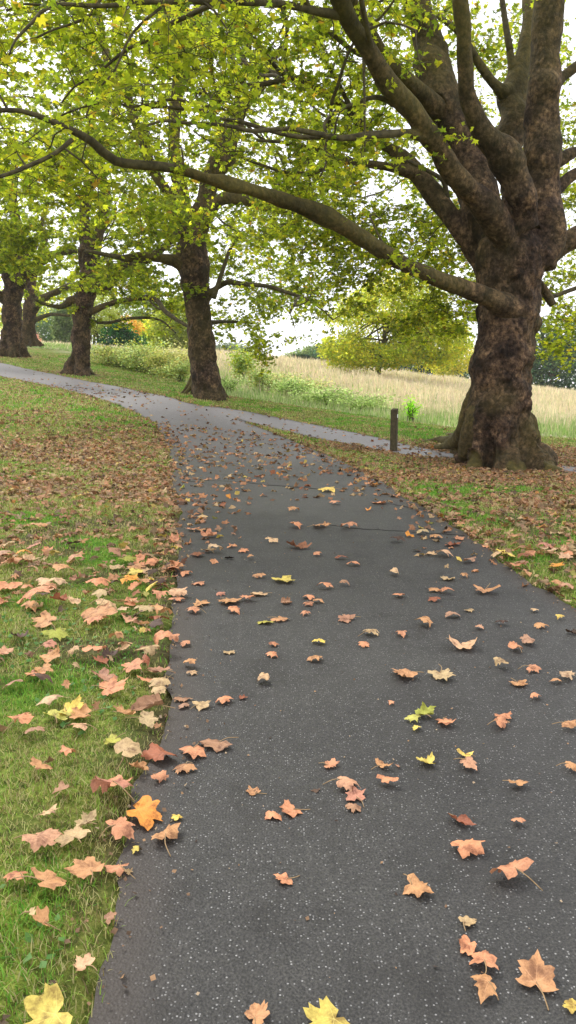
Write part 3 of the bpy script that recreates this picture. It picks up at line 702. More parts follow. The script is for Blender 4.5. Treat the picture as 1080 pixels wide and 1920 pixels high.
make_tree('plane_tree', T5, 'plane tree half hidden behind the leftmost trunk', [
    sh([(58, 560, 12), (60, 520, 9), (75, 480, 7), (85, 430, 6)], 56, 1),
    sh([(62, 582, 9), (78, 562, 7), (110, 545, 6), (150, 530, 5), (180, 510, 3)], 56, -4),
    sh([(56, 560, 10), (45, 510, 8), (40, 450, 6)], 56, 1),
    sh([(65, 600, 5), (95, 590, 3.5), (130, 592, 2.5)], 56, -2),
], [(70, 440, 57, 7, 5, 4, 120), (110, 545, 55, 3.5, 3, 1.2, 50)],
    .10, None, .19, 'leaf', (4, 5, 3, .5, .15),
    [(58, 668, Y5, 17), (57, 650, Y5, 17), (55, 630, Y5, 14), (54, 605, Y5, 13), (56, 580, Y5, 13), (58, 555, Y5, 13), (59, 540, Y5, 9)],
    'plane trees along the path', roots=7, root_len=1.1, seed=55, boughs=6, bough_r=.4, bscale=2, thr=.18, spray=(18, 24), sub_n=1.2)

# ------------------------------------------------------------------ background trees and bushes
def far_tree(name, px, Y, blobs, trunk_r, label, cols, leaf, n, group=None, cat='tree', trunk_h=None, seed=1, stems=1, base_py=None, lean=0):
    """blobs: (px, py, dY, rx, ry, rz) crown lumps; the crown is shells of leaf clumps with gaps"""
    g = np.random.default_rng(seed)
    b = at(px, 700, Y); b[2] = h1(b[0], b[1]); root = empty(name, b, label, cat, group); b = np.array(b)
    w = MB(); cs = []
    for (qx, qy, dy, rx, ry, rz) in blobs: cs.append((at(qx, qy, Y + dy), np.array([rx, ry, rz])))
    for s in range(stems):
        o_ = np.array([g.normal(0, .25), g.normal(0, .25), 0]) * (s > 0) * 2
        top = cs[0][0] + np.array([0, 0, cs[0][1][2] * .2])
        S = catmull([b + o_ - [0, 0, .2], b + o_ + (top - b) * .3 + [lean * .2, 0, 0], b + (top - b) * .65 + [g.normal(0, .2), 0, 0], top], .5)
        r = trunk_r * np.linspace(1, .3, len(S)); r[0] *= 1.35
        V, F = tube(S, r, 10, .15, seed); w.add(V, F)
        for c, rr in cs:
            for k in range(6):
                v = g.normal(0, 1, 3); v /= np.linalg.norm(v); e = c + v * rr * .75; a = S[g.integers(len(S) // 3, len(S))]
                P = catmull([a, (a + e) / 2 + [0, 0, .15 * rr[2]], e], .6); V, F = tube(P, trunk_r * np.linspace(.32, .06, len(P)), 5, 0, 0, False); w.add(V, F)
    w.build('trunk' if cat == 'tree' else 'stems', M_TWIG, root, True)
    P = []; vol = np.array([r[0] * r[1] * r[2] for _, r in cs]) ** .67; k = (n * vol / vol.sum()).astype(int)
    for (c, rr), m in zip(cs, k):
        v = g.normal(0, 1, (m * 3, 3)); v /= np.linalg.norm(v, axis=1)[:, None]
        bumpy = .75 + .5 * fbm(v * 2.2 + c, 1.0, seed + 2)
        v *= (g.uniform(.15, 1, (m * 3, 1)) ** .33) * bumpy[:, None]; q = c + v * rr
        q = q[vnoise(q, 1.6 / max(.6, min(rr)), seed + 3) > .33][:m]; P.append(q)
    P = np.vstack(P); P = P[P[:, 2] > H(P[:, 0], P[:, 1]) + .05]; m = len(P)
    # each point is a small clump of leaf faces
    kk = 5; Q = np.repeat(P, kk, 0) + g.normal(0, leaf * 1.1, (m * kk, 3))
    cols = np.array(cols); ci = g.integers(0, len(cols), m); cc = cols[ci] * g.uniform(.75, 1.25, (m, 1)); cc = np.repeat(cc, kk, 0) * g.uniform(.85, 1.15, (m * kk, 1))
    V, F, c3 = batch(DIA_V, DIA_F, Q, rotmats(g.uniform(0, 6.28, m * kk), g.normal(-.3, .6, m * kk), g.normal(0, .6, m * kk)), leaf * g.uniform(.6, 1.2, m * kk), cc)
    mesh_np('crown' if cat == 'tree' else 'foliage', V, F, M_LEAF, root, c3)
    return root
YG = [(.40, .42, .04), (.32, .37, .04), (.52, .46, .05), (.24, .32, .04)]
far_tree('field_tree', 708, 60, [(720, 612, 0, 5.0, 4, 3.0), (648, 655, 0, 2.2, 2.4, 1.5), (790, 635, 1, 3.2, 2.8, 2.4), (700, 668, -1, 3.4, 2.6, 1.0), (745, 568, 0, 3.8, 3, 2.2), (830, 650, 2, 2.4, 2.4, 2.2)], .26,
         'round yellow-green tree alone in the pale meadow, short dark trunk', [(.42, .43, .06), (.33, .37, .05), (.50, .43, .07), (.22, .28, .05)], .15, 7500, seed=61)
far_tree('field_tree', 858, 85, [(858, 672, 0, 2.4, 2.2, 2.2), (838, 690, 0, 1.6, 1.5, 1.2)], .2, 'small golden yellow tree at the far meadow edge, left of the big trunk', [(.5, .42, .08), (.4, .36, .08), (.3, .33, .08)], .17, 900, seed=62)
BG = [(.035, .075, .045), (.05, .10, .055), (.03, .055, .04), (.08, .12, .05)]
for k, (px, Y, bl, lab) in enumerate([
    (1035, 105, [(1035, 690, 0, 6, 5, 4.2), (1010, 655, 2, 4, 4, 4)], 'dark blue-green tree at the meadow edge right beside the big trunk'),
    (1105, 112, [(1100, 680, 0, 8, 5, 6), (1140, 640, 0, 7, 5, 6)], 'large dark green tree at the right-hand picture edge beyond the meadow'),
    (905, 118, [(905, 700, 0, 5, 4, 2.6), (950, 690, 0, 6, 4, 4)], 'dark green tree beyond the meadow, mostly hidden by the big trunk'),
    (600, 150, [(600, 668, 0, 5, 5, 1.9), (575, 672, 0, 5, 5, 1.2)], 'pale green tree low on the skyline left of the round meadow tree'),
    (640, 140, [(640, 665, 0, 6, 5, 2.2), (680, 670, 0, 6, 5, 2.6)], 'bluish green tree on the skyline just behind the round meadow tree'),
    (800, 130, [(800, 690, 0, 6, 5, 3), (770, 680, 0, 5, 5, 3)], 'green tree behind the right edge of the round meadow tree')]):
    far_tree('background_tree', px, Y, bl, .3, lab, BG if k not in (3,) else [(.12, .17, .07), (.16, .2, .08)], .34, 1300, 'trees beyond the meadow', seed=70 + k)
# left distance
far_tree('evergreen_bush', 232, 78, [(215, 640, 0, 1.8, 1.8, 1.7), (245, 646, 0, 1.8, 1.6, 1.2), (200, 650, 0, 1.2, 1.2, 1.0), (228, 625, 0, 1.2, 1.2, 1.2)], .12, 'dense dark green bush below the orange leaved tree', [(.02, .085, .025), (.035, .13, .03), (.015, .05, .02)], .14, 1700, cat='bush', seed=81)
far_tree('ornamental_tree', 240, 84, [(238, 612, 0, 1.9, 1.6, 1.0), (248, 622, 0, .9, 1, .9)], .12, 'small tree with bright orange autumn leaves above the dark green bush', [(.6, .30, .08), (.55, .34, .09), (.4, .34, .08)], .13, 500, seed=82)
far_tree('birch_tree', 178, 80, [(178, 590, 0, 2.2, 2, 2.6), (170, 625, 0, 1, 1, 1.4)], .16, 'pale slim birch with thin leaves right beside the third trunk', [(.3, .32, .1), (.24, .28, .08)], .15, 700, seed=83, stems=2)
far_tree('birch_tree', 193, 82, [(193, 595, 0, 2.0, 2, 2.4)], .13, 'pale slim tree next to the dark green bush, the further right of two', [(.3, .32, .1), (.24, .28, .08)], .15, 500, seed=84)
for k, (px, Y, bl, lab, cl) in enumerate([
    (300, 92, [(300, 632, 0, 3.2, 3, 2.4), (285, 645, 0, 2.2, 2, 1.6)], 'yellow-green rounded tree beyond the lawn, left of the second trunk', YG),
    (330, 88, [(332, 615, 0, 3.0, 3, 3.2), (345, 640, 0, 2.0, 2, 1.8)], 'olive tree beyond the lawn close to the left side of the second trunk', [(.2, .24, .04), (.28, .3, .05)]),
    (262, 110, [(262, 600, 0, 5, 3, 4), (290, 580, 0, 4, 3, 4)], 'tall hazy green tree rising behind the orange leaved tree', [(.14, .2, .05), (.2, .24, .06)]),
    (100, 120, [(95, 612, 0, 5, 4, 3.6), (80, 625, 0, 3, 3, 2.4)], 'hazy blue-green tree in the gap left of the arching plane', [(.10, .17, .09), (.14, .2, .12)]),
    (122, 105, [(124, 615, 0, 1.6, 1.6, 3.4)], 'narrow upright tree in the gap, close left of the arching plane', [(.10, .15, .06), (.16, .2, .09)]),
    (150, 125, [(150, 580, 0, 9, 4, 5), (60, 570, 0, 8, 4, 5)], 'broad tree filling the skyline behind the third trunk', [(.16, .2, .05), (.22, .26, .05)]),
    (-20, 110, [(-20, 600, 0, 7, 4, 6), (20, 560, 0, 6, 4, 5)], 'yellow-green tree behind the leftmost trunk', YG),
    (440, 140, [(440, 660, 0, 4, 4, 1.4), (425, 662, 0, 3, 3, 1.6)], 'low grey-green tree on the skyline just right of the second trunk', [(.10, .13, .09), (.13, .15, .11)])]):
    far_tree('background_tree', px, Y, bl, .22, lab, cl, .26, 1100, 'trees beyond the lawn', seed=90 + k)
far_tree('flowering_shrub', 66, 64, [(66, 636, 0, .55, .5, .55)], .04, 'tiny pink-red shrub showing beside the furthest plane trunk', [(.50, .20, .22), (.40, .28, .22)], .06, 90, cat='shrub', seed=99)
# hedges on the meadow skyline
def hedge(p0, p1, Y0, Yb, h, lab, seed):
    g = np.random.default_rng(seed); a, b = at(p0, 700, Y0), at(p1, 700, Yb); n = 2600
    t = g.uniform(0, 1, n); P = a + (b - a) * t[:, None]; P[:, 1] += g.uniform(-.6, .6, n); P[:, 2] = H(P[:, 0], P[:, 1]) + g.uniform(0, 1, n) ** .6 * h * (.85 + .25 * vnoise(P, .4, seed))
    V, F, c = batch(DIA_V, DIA_F, P, rotmats(g.uniform(0, 6.28, n), g.normal(-.3, .6, n), g.normal(0, .6, n)), g.uniform(.12, .3, n), np.array(BG)[g.integers(0, 4, n)] * .8)
    o = mesh_np('hedge', V, F, M_LEAF, None, c); tag(o, lab, 'hedge', 'clipped hedges on the skyline')
hedge(548, 612, 95, 100, 1.5, 'low dark clipped hedge on the skyline left of the round meadow tree', 5)
hedge(812, 872, 100, 105, 1.1, 'low dark hedge at the far meadow end beside the big trunk', 6)

# weeds and shrubs at the meadow front
def shrub(px, py, w, h, lab, cols, n, seed, leaf=.06, name='bramble_bush'):
    b = hit(px, py); g = np.random.default_rng(seed); root = empty(name, b, lab, 'bush', 'rough bushes along the meadow edge')
    st = MB(); P = []
    for k in range(16):
        a = g.uniform(0, 6.28); L_ = g.uniform(.5, 1) * h; e = b + np.array([math.cos(a) * w * g.uniform(.2, .9), math.sin(a) * w * .6 * g.uniform(.2, .9), L_])
        S = catmull([b + g.normal(0, .1, 3) * [1, 1, 0], (b + e) / 2 + [0, 0, h * .18], e + [0, 0, -.05 * h]], .25)
        V, F = tube(S, np.linspace(.018, .005, len(S)), 4, 0, 0, False); st.add(V, F)
        for q in S[1:]: P.append(q + g.normal(0, [.22 * w, .2 * w, .14 * h], (int(n / 16 / len(S)) + 1, 3)))
    st.build('stems', M_TWIG, root)
    P = np.vstack(P); P = P[P[:, 2] > H(P[:, 0], P[:, 1]) + .02]; m = len(P)
    V, F, c = batch(LEAF_V, LEAF_F, P, rotmats(g.uniform(0, 6.28, m), g.normal(-.4, .5, m), g.normal(0, .5, m)), g.uniform(.6, 1.3, m) * leaf, np.array(cols)[g.integers(0, len(cols), m)])
    mesh_np('foliage', V, F, M_LEAF, root, c)
OL = [(.22, .24, .06), (.3, .31, .1), (.36, .32, .14), (.17, .2, .06)]
BRI = [(.32, .36, .03), (.26, .33, .03), (.38, .36, .05)]
GR = [(.20, .29, .10), (.30, .39, .18), (.40, .46, .26), (.22, .27, .11)]
SHR = [(455, 716, 1.15, 1.9, 'bright yellow-green bush right beside the foot of the second trunk', BRI + GR, 2600, .085, 'leafy_bush'),
 (498, 738, 1.2, 1.1, 'dull green bramble between the bright bush and the meadow grass', GR + OL, 2200, .07, 0),
 (550, 749, 1.4, .95, 'green bramble in the weeds, next right after the bright bush', GR, 2200, .07, 0),
 (612, 762, 1.6, .8, 'grey-green nettle patch in the middle of the meadow edge', GR, 2200, .065, 0),
 (682, 773, 1.5, .7, 'low green weeds left of the wooden post', GR, 1800, .06, 0),
 (770, 792, .4, .8, 'bright green upright weed right of the wooden post', [(.25, .5, .03), (.33, .52, .06)], 500, .05, 'tall_weed'),
 (585, 738, 1.5, .8, 'pale dry shrub in the meadow behind the nettle patch', [(.42, .36, .2), (.3, .34, .15)], 1500, .06, 0),
 (300, 704, 1.7, 1.5, 'olive bramble left of the second trunk', OL, 2200, .075, 0),
 (255, 694, 1.8, 1.5, 'olive rough bush midway between the second and third trunks', OL + GR, 2200, .075, 0),
 (205, 684, 1.7, 1.3, 'low dry bush close right of the third trunk', OL, 2000, .075, 0),
 (338, 716, 1.2, 1.2, 'rough green bush touching the left side of the second trunk', OL + GR, 1800, .07, 0),
 (280, 680, 2.0, 1.4, 'yellow-green bush beyond the olive bushes, below the orange tree', BRI + GR, 1500, .08, 0),
 (340, 690, 2.0, 1.5, 'pale bush beyond the lawn, just left of the second trunk', [(.34, .34, .14), (.42, .38, .2)], 1500, .08, 0)]
SHR += [(228, 689, 1.5, .8, 'straggly olive brier in the gap right of the low dry bush', OL + GR, 1500, .07, 0),
 (278, 699, 1.6, .9, 'straggly olive brier midway between two taller olive bushes', OL + GR, 1500, .07, 0),
 (319, 709, 1.5, .8, 'straggly green brier between olive bramble and rough green bush', GR + OL, 1500, .07, 0),
 (520, 728, 1.6, .9, 'tangled pale brier behind the dull green bramble', [(.44, .38, .22), (.3, .36, .14)], 1500, .06, 0),
 (432, 738, .9, .8, 'small pale green brier low at the foot of the second trunk', GR, 900, .06, 0)]
for k_, (a, b, c, d_, lab, cl, n_, lf, nm) in enumerate(SHR): shrub(a, b, c, d_, lab, cl, n_, k_ + 1, lf, nm or 'bramble_bush')

# ------------------------------------------------------------------ wooden post
wood = simple('weathered_post_wood', (.085, .07, .04), .85, .2, .7, 14)
pb = hit(738, 846); post = empty('wooden_post', pb, 'slim weathered wooden marker post standing beside the side path', 'post')
m = MB(); w = .075; hh = 1.02
bmv = [(-w, -w), (w, -w), (w, w), (-w, w)]
def post_mesh():
    import bmesh
    bm = bmesh.new(); bmesh.ops.create_cube(bm, size=1)
    for v in bm.verts:
        v.co.x *= 2 * w; v.co.y *= 2 * w; v.co.z = (v.co.z + .5) * (hh + .2) - .2
        if v.co.z > .5: v.co.z += .0 + .03 * (v.co.y < 0) * -1
    bmesh.ops.bevel(bm, geom=bm.edges[:], offset=.012, segments=2, affect='EDGES')
    bmesh.ops.rotate(bm, verts=bm.verts, cent=(0, 0, 0), matrix=__import__('mathutils').Matrix.Rotation(R(-24), 3, 'Z'))
    me = bpy.data.meshes.new('post_shaft'); bm.to_mesh(me); bm.free(); return me
me = post_mesh(); me.materials.append(wood); o = bpy.data.objects.new('post_shaft', me); C.objects.link(o); o.parent = post; o.location = (0, 0, 0)
def plate():
    import bmesh
    bm = bmesh.new(); bmesh.ops.create_cube(bm, size=1)
    for v in bm.verts: v.co.x = v.co.x * .006 + w + .004; v.co.y *= .07; v.co.z = v.co.z * .08 + .84
    bmesh.ops.bevel(bm, geom=bm.edges[:], offset=.002, segments=1, affect='EDGES')
    bmesh.ops.rotate(bm, verts=bm.verts, cent=(0, 0, 0), matrix=__import__('mathutils').Matrix.Rotation(R(-24 - 0), 3, 'Z'))
    me = bpy.data.meshes.new('marker_plate'); bm.to_mesh(me); bm.free(); return me
me = plate(); me.materials.append(simple('white_plate', (.75, .75, .72), .5, .4, .1)); o = bpy.data.objects.new('marker_plate', me); C.objects.link(o); o.parent = post

# ------------------------------------------------------------------ grass
def in_view(X, m=60, ymin=1.2):
    P = np.column_stack([X, H(X[:, 0], X[:, 1])]); px, py, z = project(P); return (px > -m * 3) & (px < 1080 + m * 3) & (py > -50) & (py < 1920 + 160) & (z > .5)
def blades(X, hgt, wid, col, lean=.5, name='grass', mat=None):
    n = len(X); a = rng.uniform(0, 6.28, n); d = np.column_stack([np.cos(a), np.sin(a), np.zeros(n)]); s = np.column_stack([-d[:, 1], d[:, 0], np.zeros(n)])
    z, _ = ground_z(X); B = np.column_stack([X, z - .01]); ln = (rng.normal(0, lean, n) * hgt)[:, None]
    up = np.array([0, 0, 1.0]); ln = np.clip(ln, -1.1 * hgt[:, None], 1.1 * hgt[:, None])
    v0 = B - s * wid[:, None] / 2; v1 = B + s * wid[:, None] / 2; mid = B + up * hgt[:, None] * .6 + d * ln * .35
    v2 = mid - s * wid[:, None] * .35; v3 = mid + s * wid[:, None] * .35; v4 = B + up * hgt[:, None] * .95 + d * ln
    V = np.stack([v0, v1, v3, v2, v4], 1).reshape(-1, 3); i = np.arange(n)[:, None] * 5
    return V, [i + np.array([0, 1, 2, 3]), i + np.array([3, 2, 4])], np.repeat(col, 5, 0)
def scatter(n, x0, x1, y0, y1):
    return np.column_stack([rng.uniform(x0, x1, n), rng.uniform(y0, y1, n)])
GC = np.array([(.08, .25, .025), (.15, .34, .035), (.25, .39, .06), (.44, .40, .18), (.22, .17, .07)])
rng = np.random.default_rng(5)
gr = MB()
for (x0, x1, y0, y1, dens, hg, wd) in [(-3.2, -.2, 1.1, 3.6, 15000, .029, .0038), (-4.6, -.2, 3.6, 6.5, 7000, .034, .0055), (-7, -.5, 6.5, 11, 2600, .042, .009), (-12, -.5, 11, 19, 900, .045, .015),
                                       (1.5, 9, 4.2, 11, 2000, .045, .009), (.2, 10, 11, 17, 1000, .05, .014), (-6, 14, 17, 31, 330, .06, .025), (-30, -3, 19, 50, 90, .07, .04)]:
    X = scatter(int((x1 - x0) * (y1 - y0) * dens), x0, x1, y0, y1); X = X[in_view(X)]
    s = path_sd(X); ld = litter_density(X, s); nz = fbm(X, 1.4, 60, 3)
    thin_ = np.clip(1.25 - 3.5 * np.clip(fbm(X, 1.9, 140, 4) - .47, 0, 1) * 1.6, .35, 1) * np.where(X[:, 1] < 9, 1, 9)
    keep = (s > rng.uniform(-.03, .10, len(X)) ) & (rng.random(len(X)) < thin_) & (rng.random(len(X)) < np.clip(1.15 - .75 * ld, .12, 1)) & (meadow_d(X) < .2)
    for T, r0 in ((T1, 1.2), (T2, 1.25), (T3, 1.2), (T4, 1.2), (T5, 1.1)): keep &= np.hypot(X[:, 0] - T[0], X[:, 1] - T[1]) > r0
    X = X[keep]; nz = nz[keep]; s = s[keep]; n = len(X)
    dry = np.clip((.52 - nz) * 7 + .45 + .6 * np.exp(-s / .15) + .35 * (X[:, 1] > 7), 0, 1); pick = rng.random(n) < dry
    k = np.where(pick, rng.choice([2, 3, 3, 4], n), rng.choice([0, 1, 1, 2], n))
    hgt = hg * rng.uniform(.55, 1.25, n) * (.7 + .7 * fbm(X, 2.2, 66))
    V, F, c = blades(X, hgt, np.full(n, wd) * rng.uniform(.7, 1.3, n), GC[k] * rng.uniform(.7, 1.3, (n, 1)), 1.0); gr.add(V, F, c)
tag(gr.build('grass', M_GRASS), kind='stuff')
# broad leaved weeds in the near lawn
X = scatter(2600, -3.2, -.5, 1.3, 6.5); X = X[in_view(X)]; X = X[(path_sd(X) > .12) & (fbm(X, 1.1, 71) > .55)]; n = len(X)
z, _ = ground_z(X)
V, F, c = batch(DIA_V, DIA_F, np.column_stack([X, z + .018]), rotmats(rng.uniform(0, 6.28, n), rng.normal(0, .35, n), rng.normal(0, .35, n)), rng.uniform(.012, .028, n), np.array([(.08, .2, .04), (.13, .26, .07)])[rng.integers(0, 2, n)])
tag(mesh_np('clover', V, F, M_GRASS, None, c), kind='stuff')
# meadow: tall dry grass with green weeds in front
MC = np.array([(.68, .57, .45), (.74, .65, .50), (.58, .54, .35), (.70, .53, .44)]); MG = np.array([(.24, .36, .12), (.36, .46, .2), (.46, .52, .28), (.28, .42, .12)])
me_ = MB()
for (y0, y1, dens, wd) in [(19, 34, 130, .022), (34, 50, 60, .04), (50, 75, 28, .07), (75, 110, 10, .12)]:
    X = scatter(int((y1 - y0) * (y1 * 1.05) * dens), -y1 * .6, y1 * .45, y0, y1); X = X[in_view(X, 10)]; md_ = meadow_d(X); X = X[md_ > rng.uniform(-.3, .5, len(X))]; md_ = meadow_d(X)
    n = len(X); nz = fbm(X, .35, 80, 3); g = rng.random(n) < np.clip(1.0 - (md_ - 3 * (nz - .4) * 6) / 24, .2, .95)
    leftish = X[:, 0] < -7
    g |= leftish & (rng.random(n) < .5)
    ang = X[:, 0] / X[:, 1]
    hgt = np.where(g, rng.uniform(.15, .42, n), rng.uniform(.3, .8, n)) * np.clip(.45 + md_ * .12, .45, 1) * (.6 + .7 * nz) * np.where(leftish, .6, 1)
    col = np.where(g[:, None], MG[rng.integers(0, 4, n)], MC[rng.integers(0, 4, n)]) * rng.uniform(.75, 1.2, (n, 1)) * (.75 + .45 * fbm(X, .9, 88, 3)[:, None])
    hgt = hgt * (.55 + .9 * fbm(X * [1, .6], 1.4, 89, 2))
    V, F, c = blades(X, hgt, np.full(n, wd) * rng.uniform(.6, 1.3, n) * np.where(g, 1.5, .8), col, .35); me_.add(V, F, c)
tag(me_.build('meadow_grass', M_GRASS), kind='stuff')

# ------------------------------------------------------------------ fallen leaves
def ring_leaf(seed, curl):
    """individually shaped plane leaf: hub, two rings, outline; returns V, F, vein weight"""
    g = np.random.default_rng(seed); O = plane_leaf('full'); n = len(O)
    th = np.arctan2(O[:, 0], O[:, 1]); r = np.hypot(O[:, 0], O[:, 1]) * (1 + g.normal(0, .06, n)) * (1 + .14 * np.sin(th * 2 + g.uniform(0, 6)) + .08 * np.sin(th * 3 + g.uniform(0, 6)))
    if curl == 'torn': r = r * np.where((th > g.uniform(-1.5, 0)) & (th < g.uniform(.2, 1.8)), .62, 1)
    O = np.column_stack([np.sin(th) * r, np.cos(th) * r])
    hub = np.array([0, -.10]); rings = [hub + (O - hub) * f for f in (.35, .68, 1.0)]
    X = np.vstack([hub[None]] + rings); vein = np.concatenate([[1]] + [np.where(np.isin(np.round(np.degrees(np.abs(th))).astype(int), (0, 50, 113)), 1.0, 0.) * f for f in (1, .8, .45)])
    x, y = X[:, 0], X[:, 1]; rr = np.hypot(x, y)
    a, b = g.uniform(-.25, .25, 2); ph = g.uniform(0, 3.14); u = x * math.cos(ph) + y * math.sin(ph); v = -x * math.sin(ph) + y * math.cos(ph)
    z = .07 * np.sin(u * 5 + g.uniform(0, 6)) * rr + .055 * g.normal(0, 1, len(x)) * rr + .06 * (1 - vein) * rr ** 2
    z += .05 * np.sin(x * 9 + g.uniform(0, 6)) * rr + .05 * np.sin(y * 8 + g.uniform(0, 6)) * rr
    if curl == 'flat': z += g.choice([-.22, .16, .26]) * u * u + .14 * v * v * g.choice([-1, 1])
    elif curl == 'cupped': z += .45 * rr ** 2 * (1 + .4 * np.sin(2 * np.arctan2(y, x) + ph))
    elif curl == 'domed': z -= .5 * rr ** 2 * (1 + .3 * np.sin(2 * np.arctan2(y, x) + ph))
    elif curl == 'torn': z += .4 * u * u - .10 * v
    else:                                # curled: bend around axis v
        k = g.uniform(1.4, 2.2); rad0 = 1 / k; sgn = 1 if curl == 'curled' else -1
        X = np.column_stack([np.sin(u * k) * rad0 * math.cos(ph) - v * math.sin(ph), np.sin(u * k) * rad0 * math.sin(ph) + v * math.cos(ph)]); z = z + sgn * (1 - np.cos(u * k)) * rad0 * .85
    V = np.column_stack([X if X.shape[1] == 2 else X[:, :2], z]); idx = lambda k, j: 1 + k * n + j % n
    F3 = np.array([(0, idx(0, j + 1), idx(0, j)) for j in range(n)]); F4 = np.array([(idx(k, j), idx(k, j + 1), idx(k + 1, j + 1), idx(k + 1, j)) for k in (0, 1) for j in range(n)])
    w = max(np.ptp(V[:, 0]), np.ptp(V[:, 1])); V[:, :2] /= w; V[:, 2] /= w; V[:, 2] -= V[:, 2].min(); return V, [F3, F4], vein, np.array([hub[0] / w, hub[1] / w, V[0, 2]])
LC = {'o': ('orange-tan', (.60, .285, .145)), 'p': ('pinkish brown', (.43, .235, .145)), 'r': ('reddish brown', (.34, .12, .06)), 'y': ('yellow', (.68, .50, .12)), 't': ('pale tan', (.56, .38, .20)),
      'b': ('dark brown', (.11, .06, .04)), 'g': ('yellow-green', (.42, .42, .07)), 'k': ('nearly black', (.03, .022, .018)), 'f': ('bright orange', (.66, .27, .05))}
MATS = {}
def leafmat(key, v):
    if (key, v) in MATS: return MATS[key, v]
    g = np.random.default_rng(hash(key) % 97 + v if False else ord(key) * 7 + v); c = np.array(LC[key][1]) * g.uniform(.72, 1.16) * (1 + g.normal(0, .06, 3)); c2 = c * [.42, .36, .36]
    m, nt, ns, ls = newmat('fallen_leaf_' + LC[key][0].replace(' ', '_').replace('-', '_')); P = ns.new('ShaderNodeTexCoord').outputs['Object']
    oi = ns.new('ShaderNodeObjectInfo'); ad = ns.new('ShaderNodeVectorMath'); ad.operation = 'ADD'; ls.new(P, ad.inputs[0])
    cx = ns.new('ShaderNodeCombineXYZ'); ml = ns.new('ShaderNodeMath'); ml.operation = 'MULTIPLY'; ml.inputs[1].default_value = 50; ls.new(oi.outputs['Random'], ml.inputs[0]); ls.new(ml.outputs[0], cx.inputs[0]); ls.new(cx.outputs[0], ad.inputs[1])
    f = noise(ns, ls, ad.outputs[0], 22, 5, .65); f2 = noise(ns, ls, ad.outputs[0], 160, 3, .6)
    col = ramp(ns, ls, f, [(.34, tuple(c2)), (.5, tuple(c)), (.72, tuple(np.minimum(c * 1.3, .9)))])
    col = mix(ns, ls, .4, col, ramp(ns, ls, f2, [(.3, (.6, .55, .5)), (.6, (1.15, 1.15, 1.1))]), 'MULTIPLY')
    a = N(ns, 'ShaderNodeAttribute', attribute_name='tint'); pw = ns.new('ShaderNodeMath'); pw.operation = 'POWER'; pw.inputs[1].default_value = 7; ls.new(a.outputs['Fac'], pw.inputs[0])
    col = mix(ns, ls, pw.outputs[0], col, tuple(np.minimum(c * 1.25 + .05, .95)))
    p = principled(ns, ls, col, .62, .3, bump(ns, ls, f2, .35, .002)); t = ns.new('ShaderNodeBsdfTranslucent'); ls.new(col, t.inputs['Color'])
    mx = ns.new('ShaderNodeMixShader'); mx.inputs[0].default_value = .15; ls.new(p, mx.inputs[1]); ls.new(t.outputs[0], mx.inputs[2]); out(ns, ls, mx.outputs[0]); MATS[key, v] = m; return m
M_STEM = simple('leaf_stalk', (.30, .20, .10), .7, .3, .3, 60)
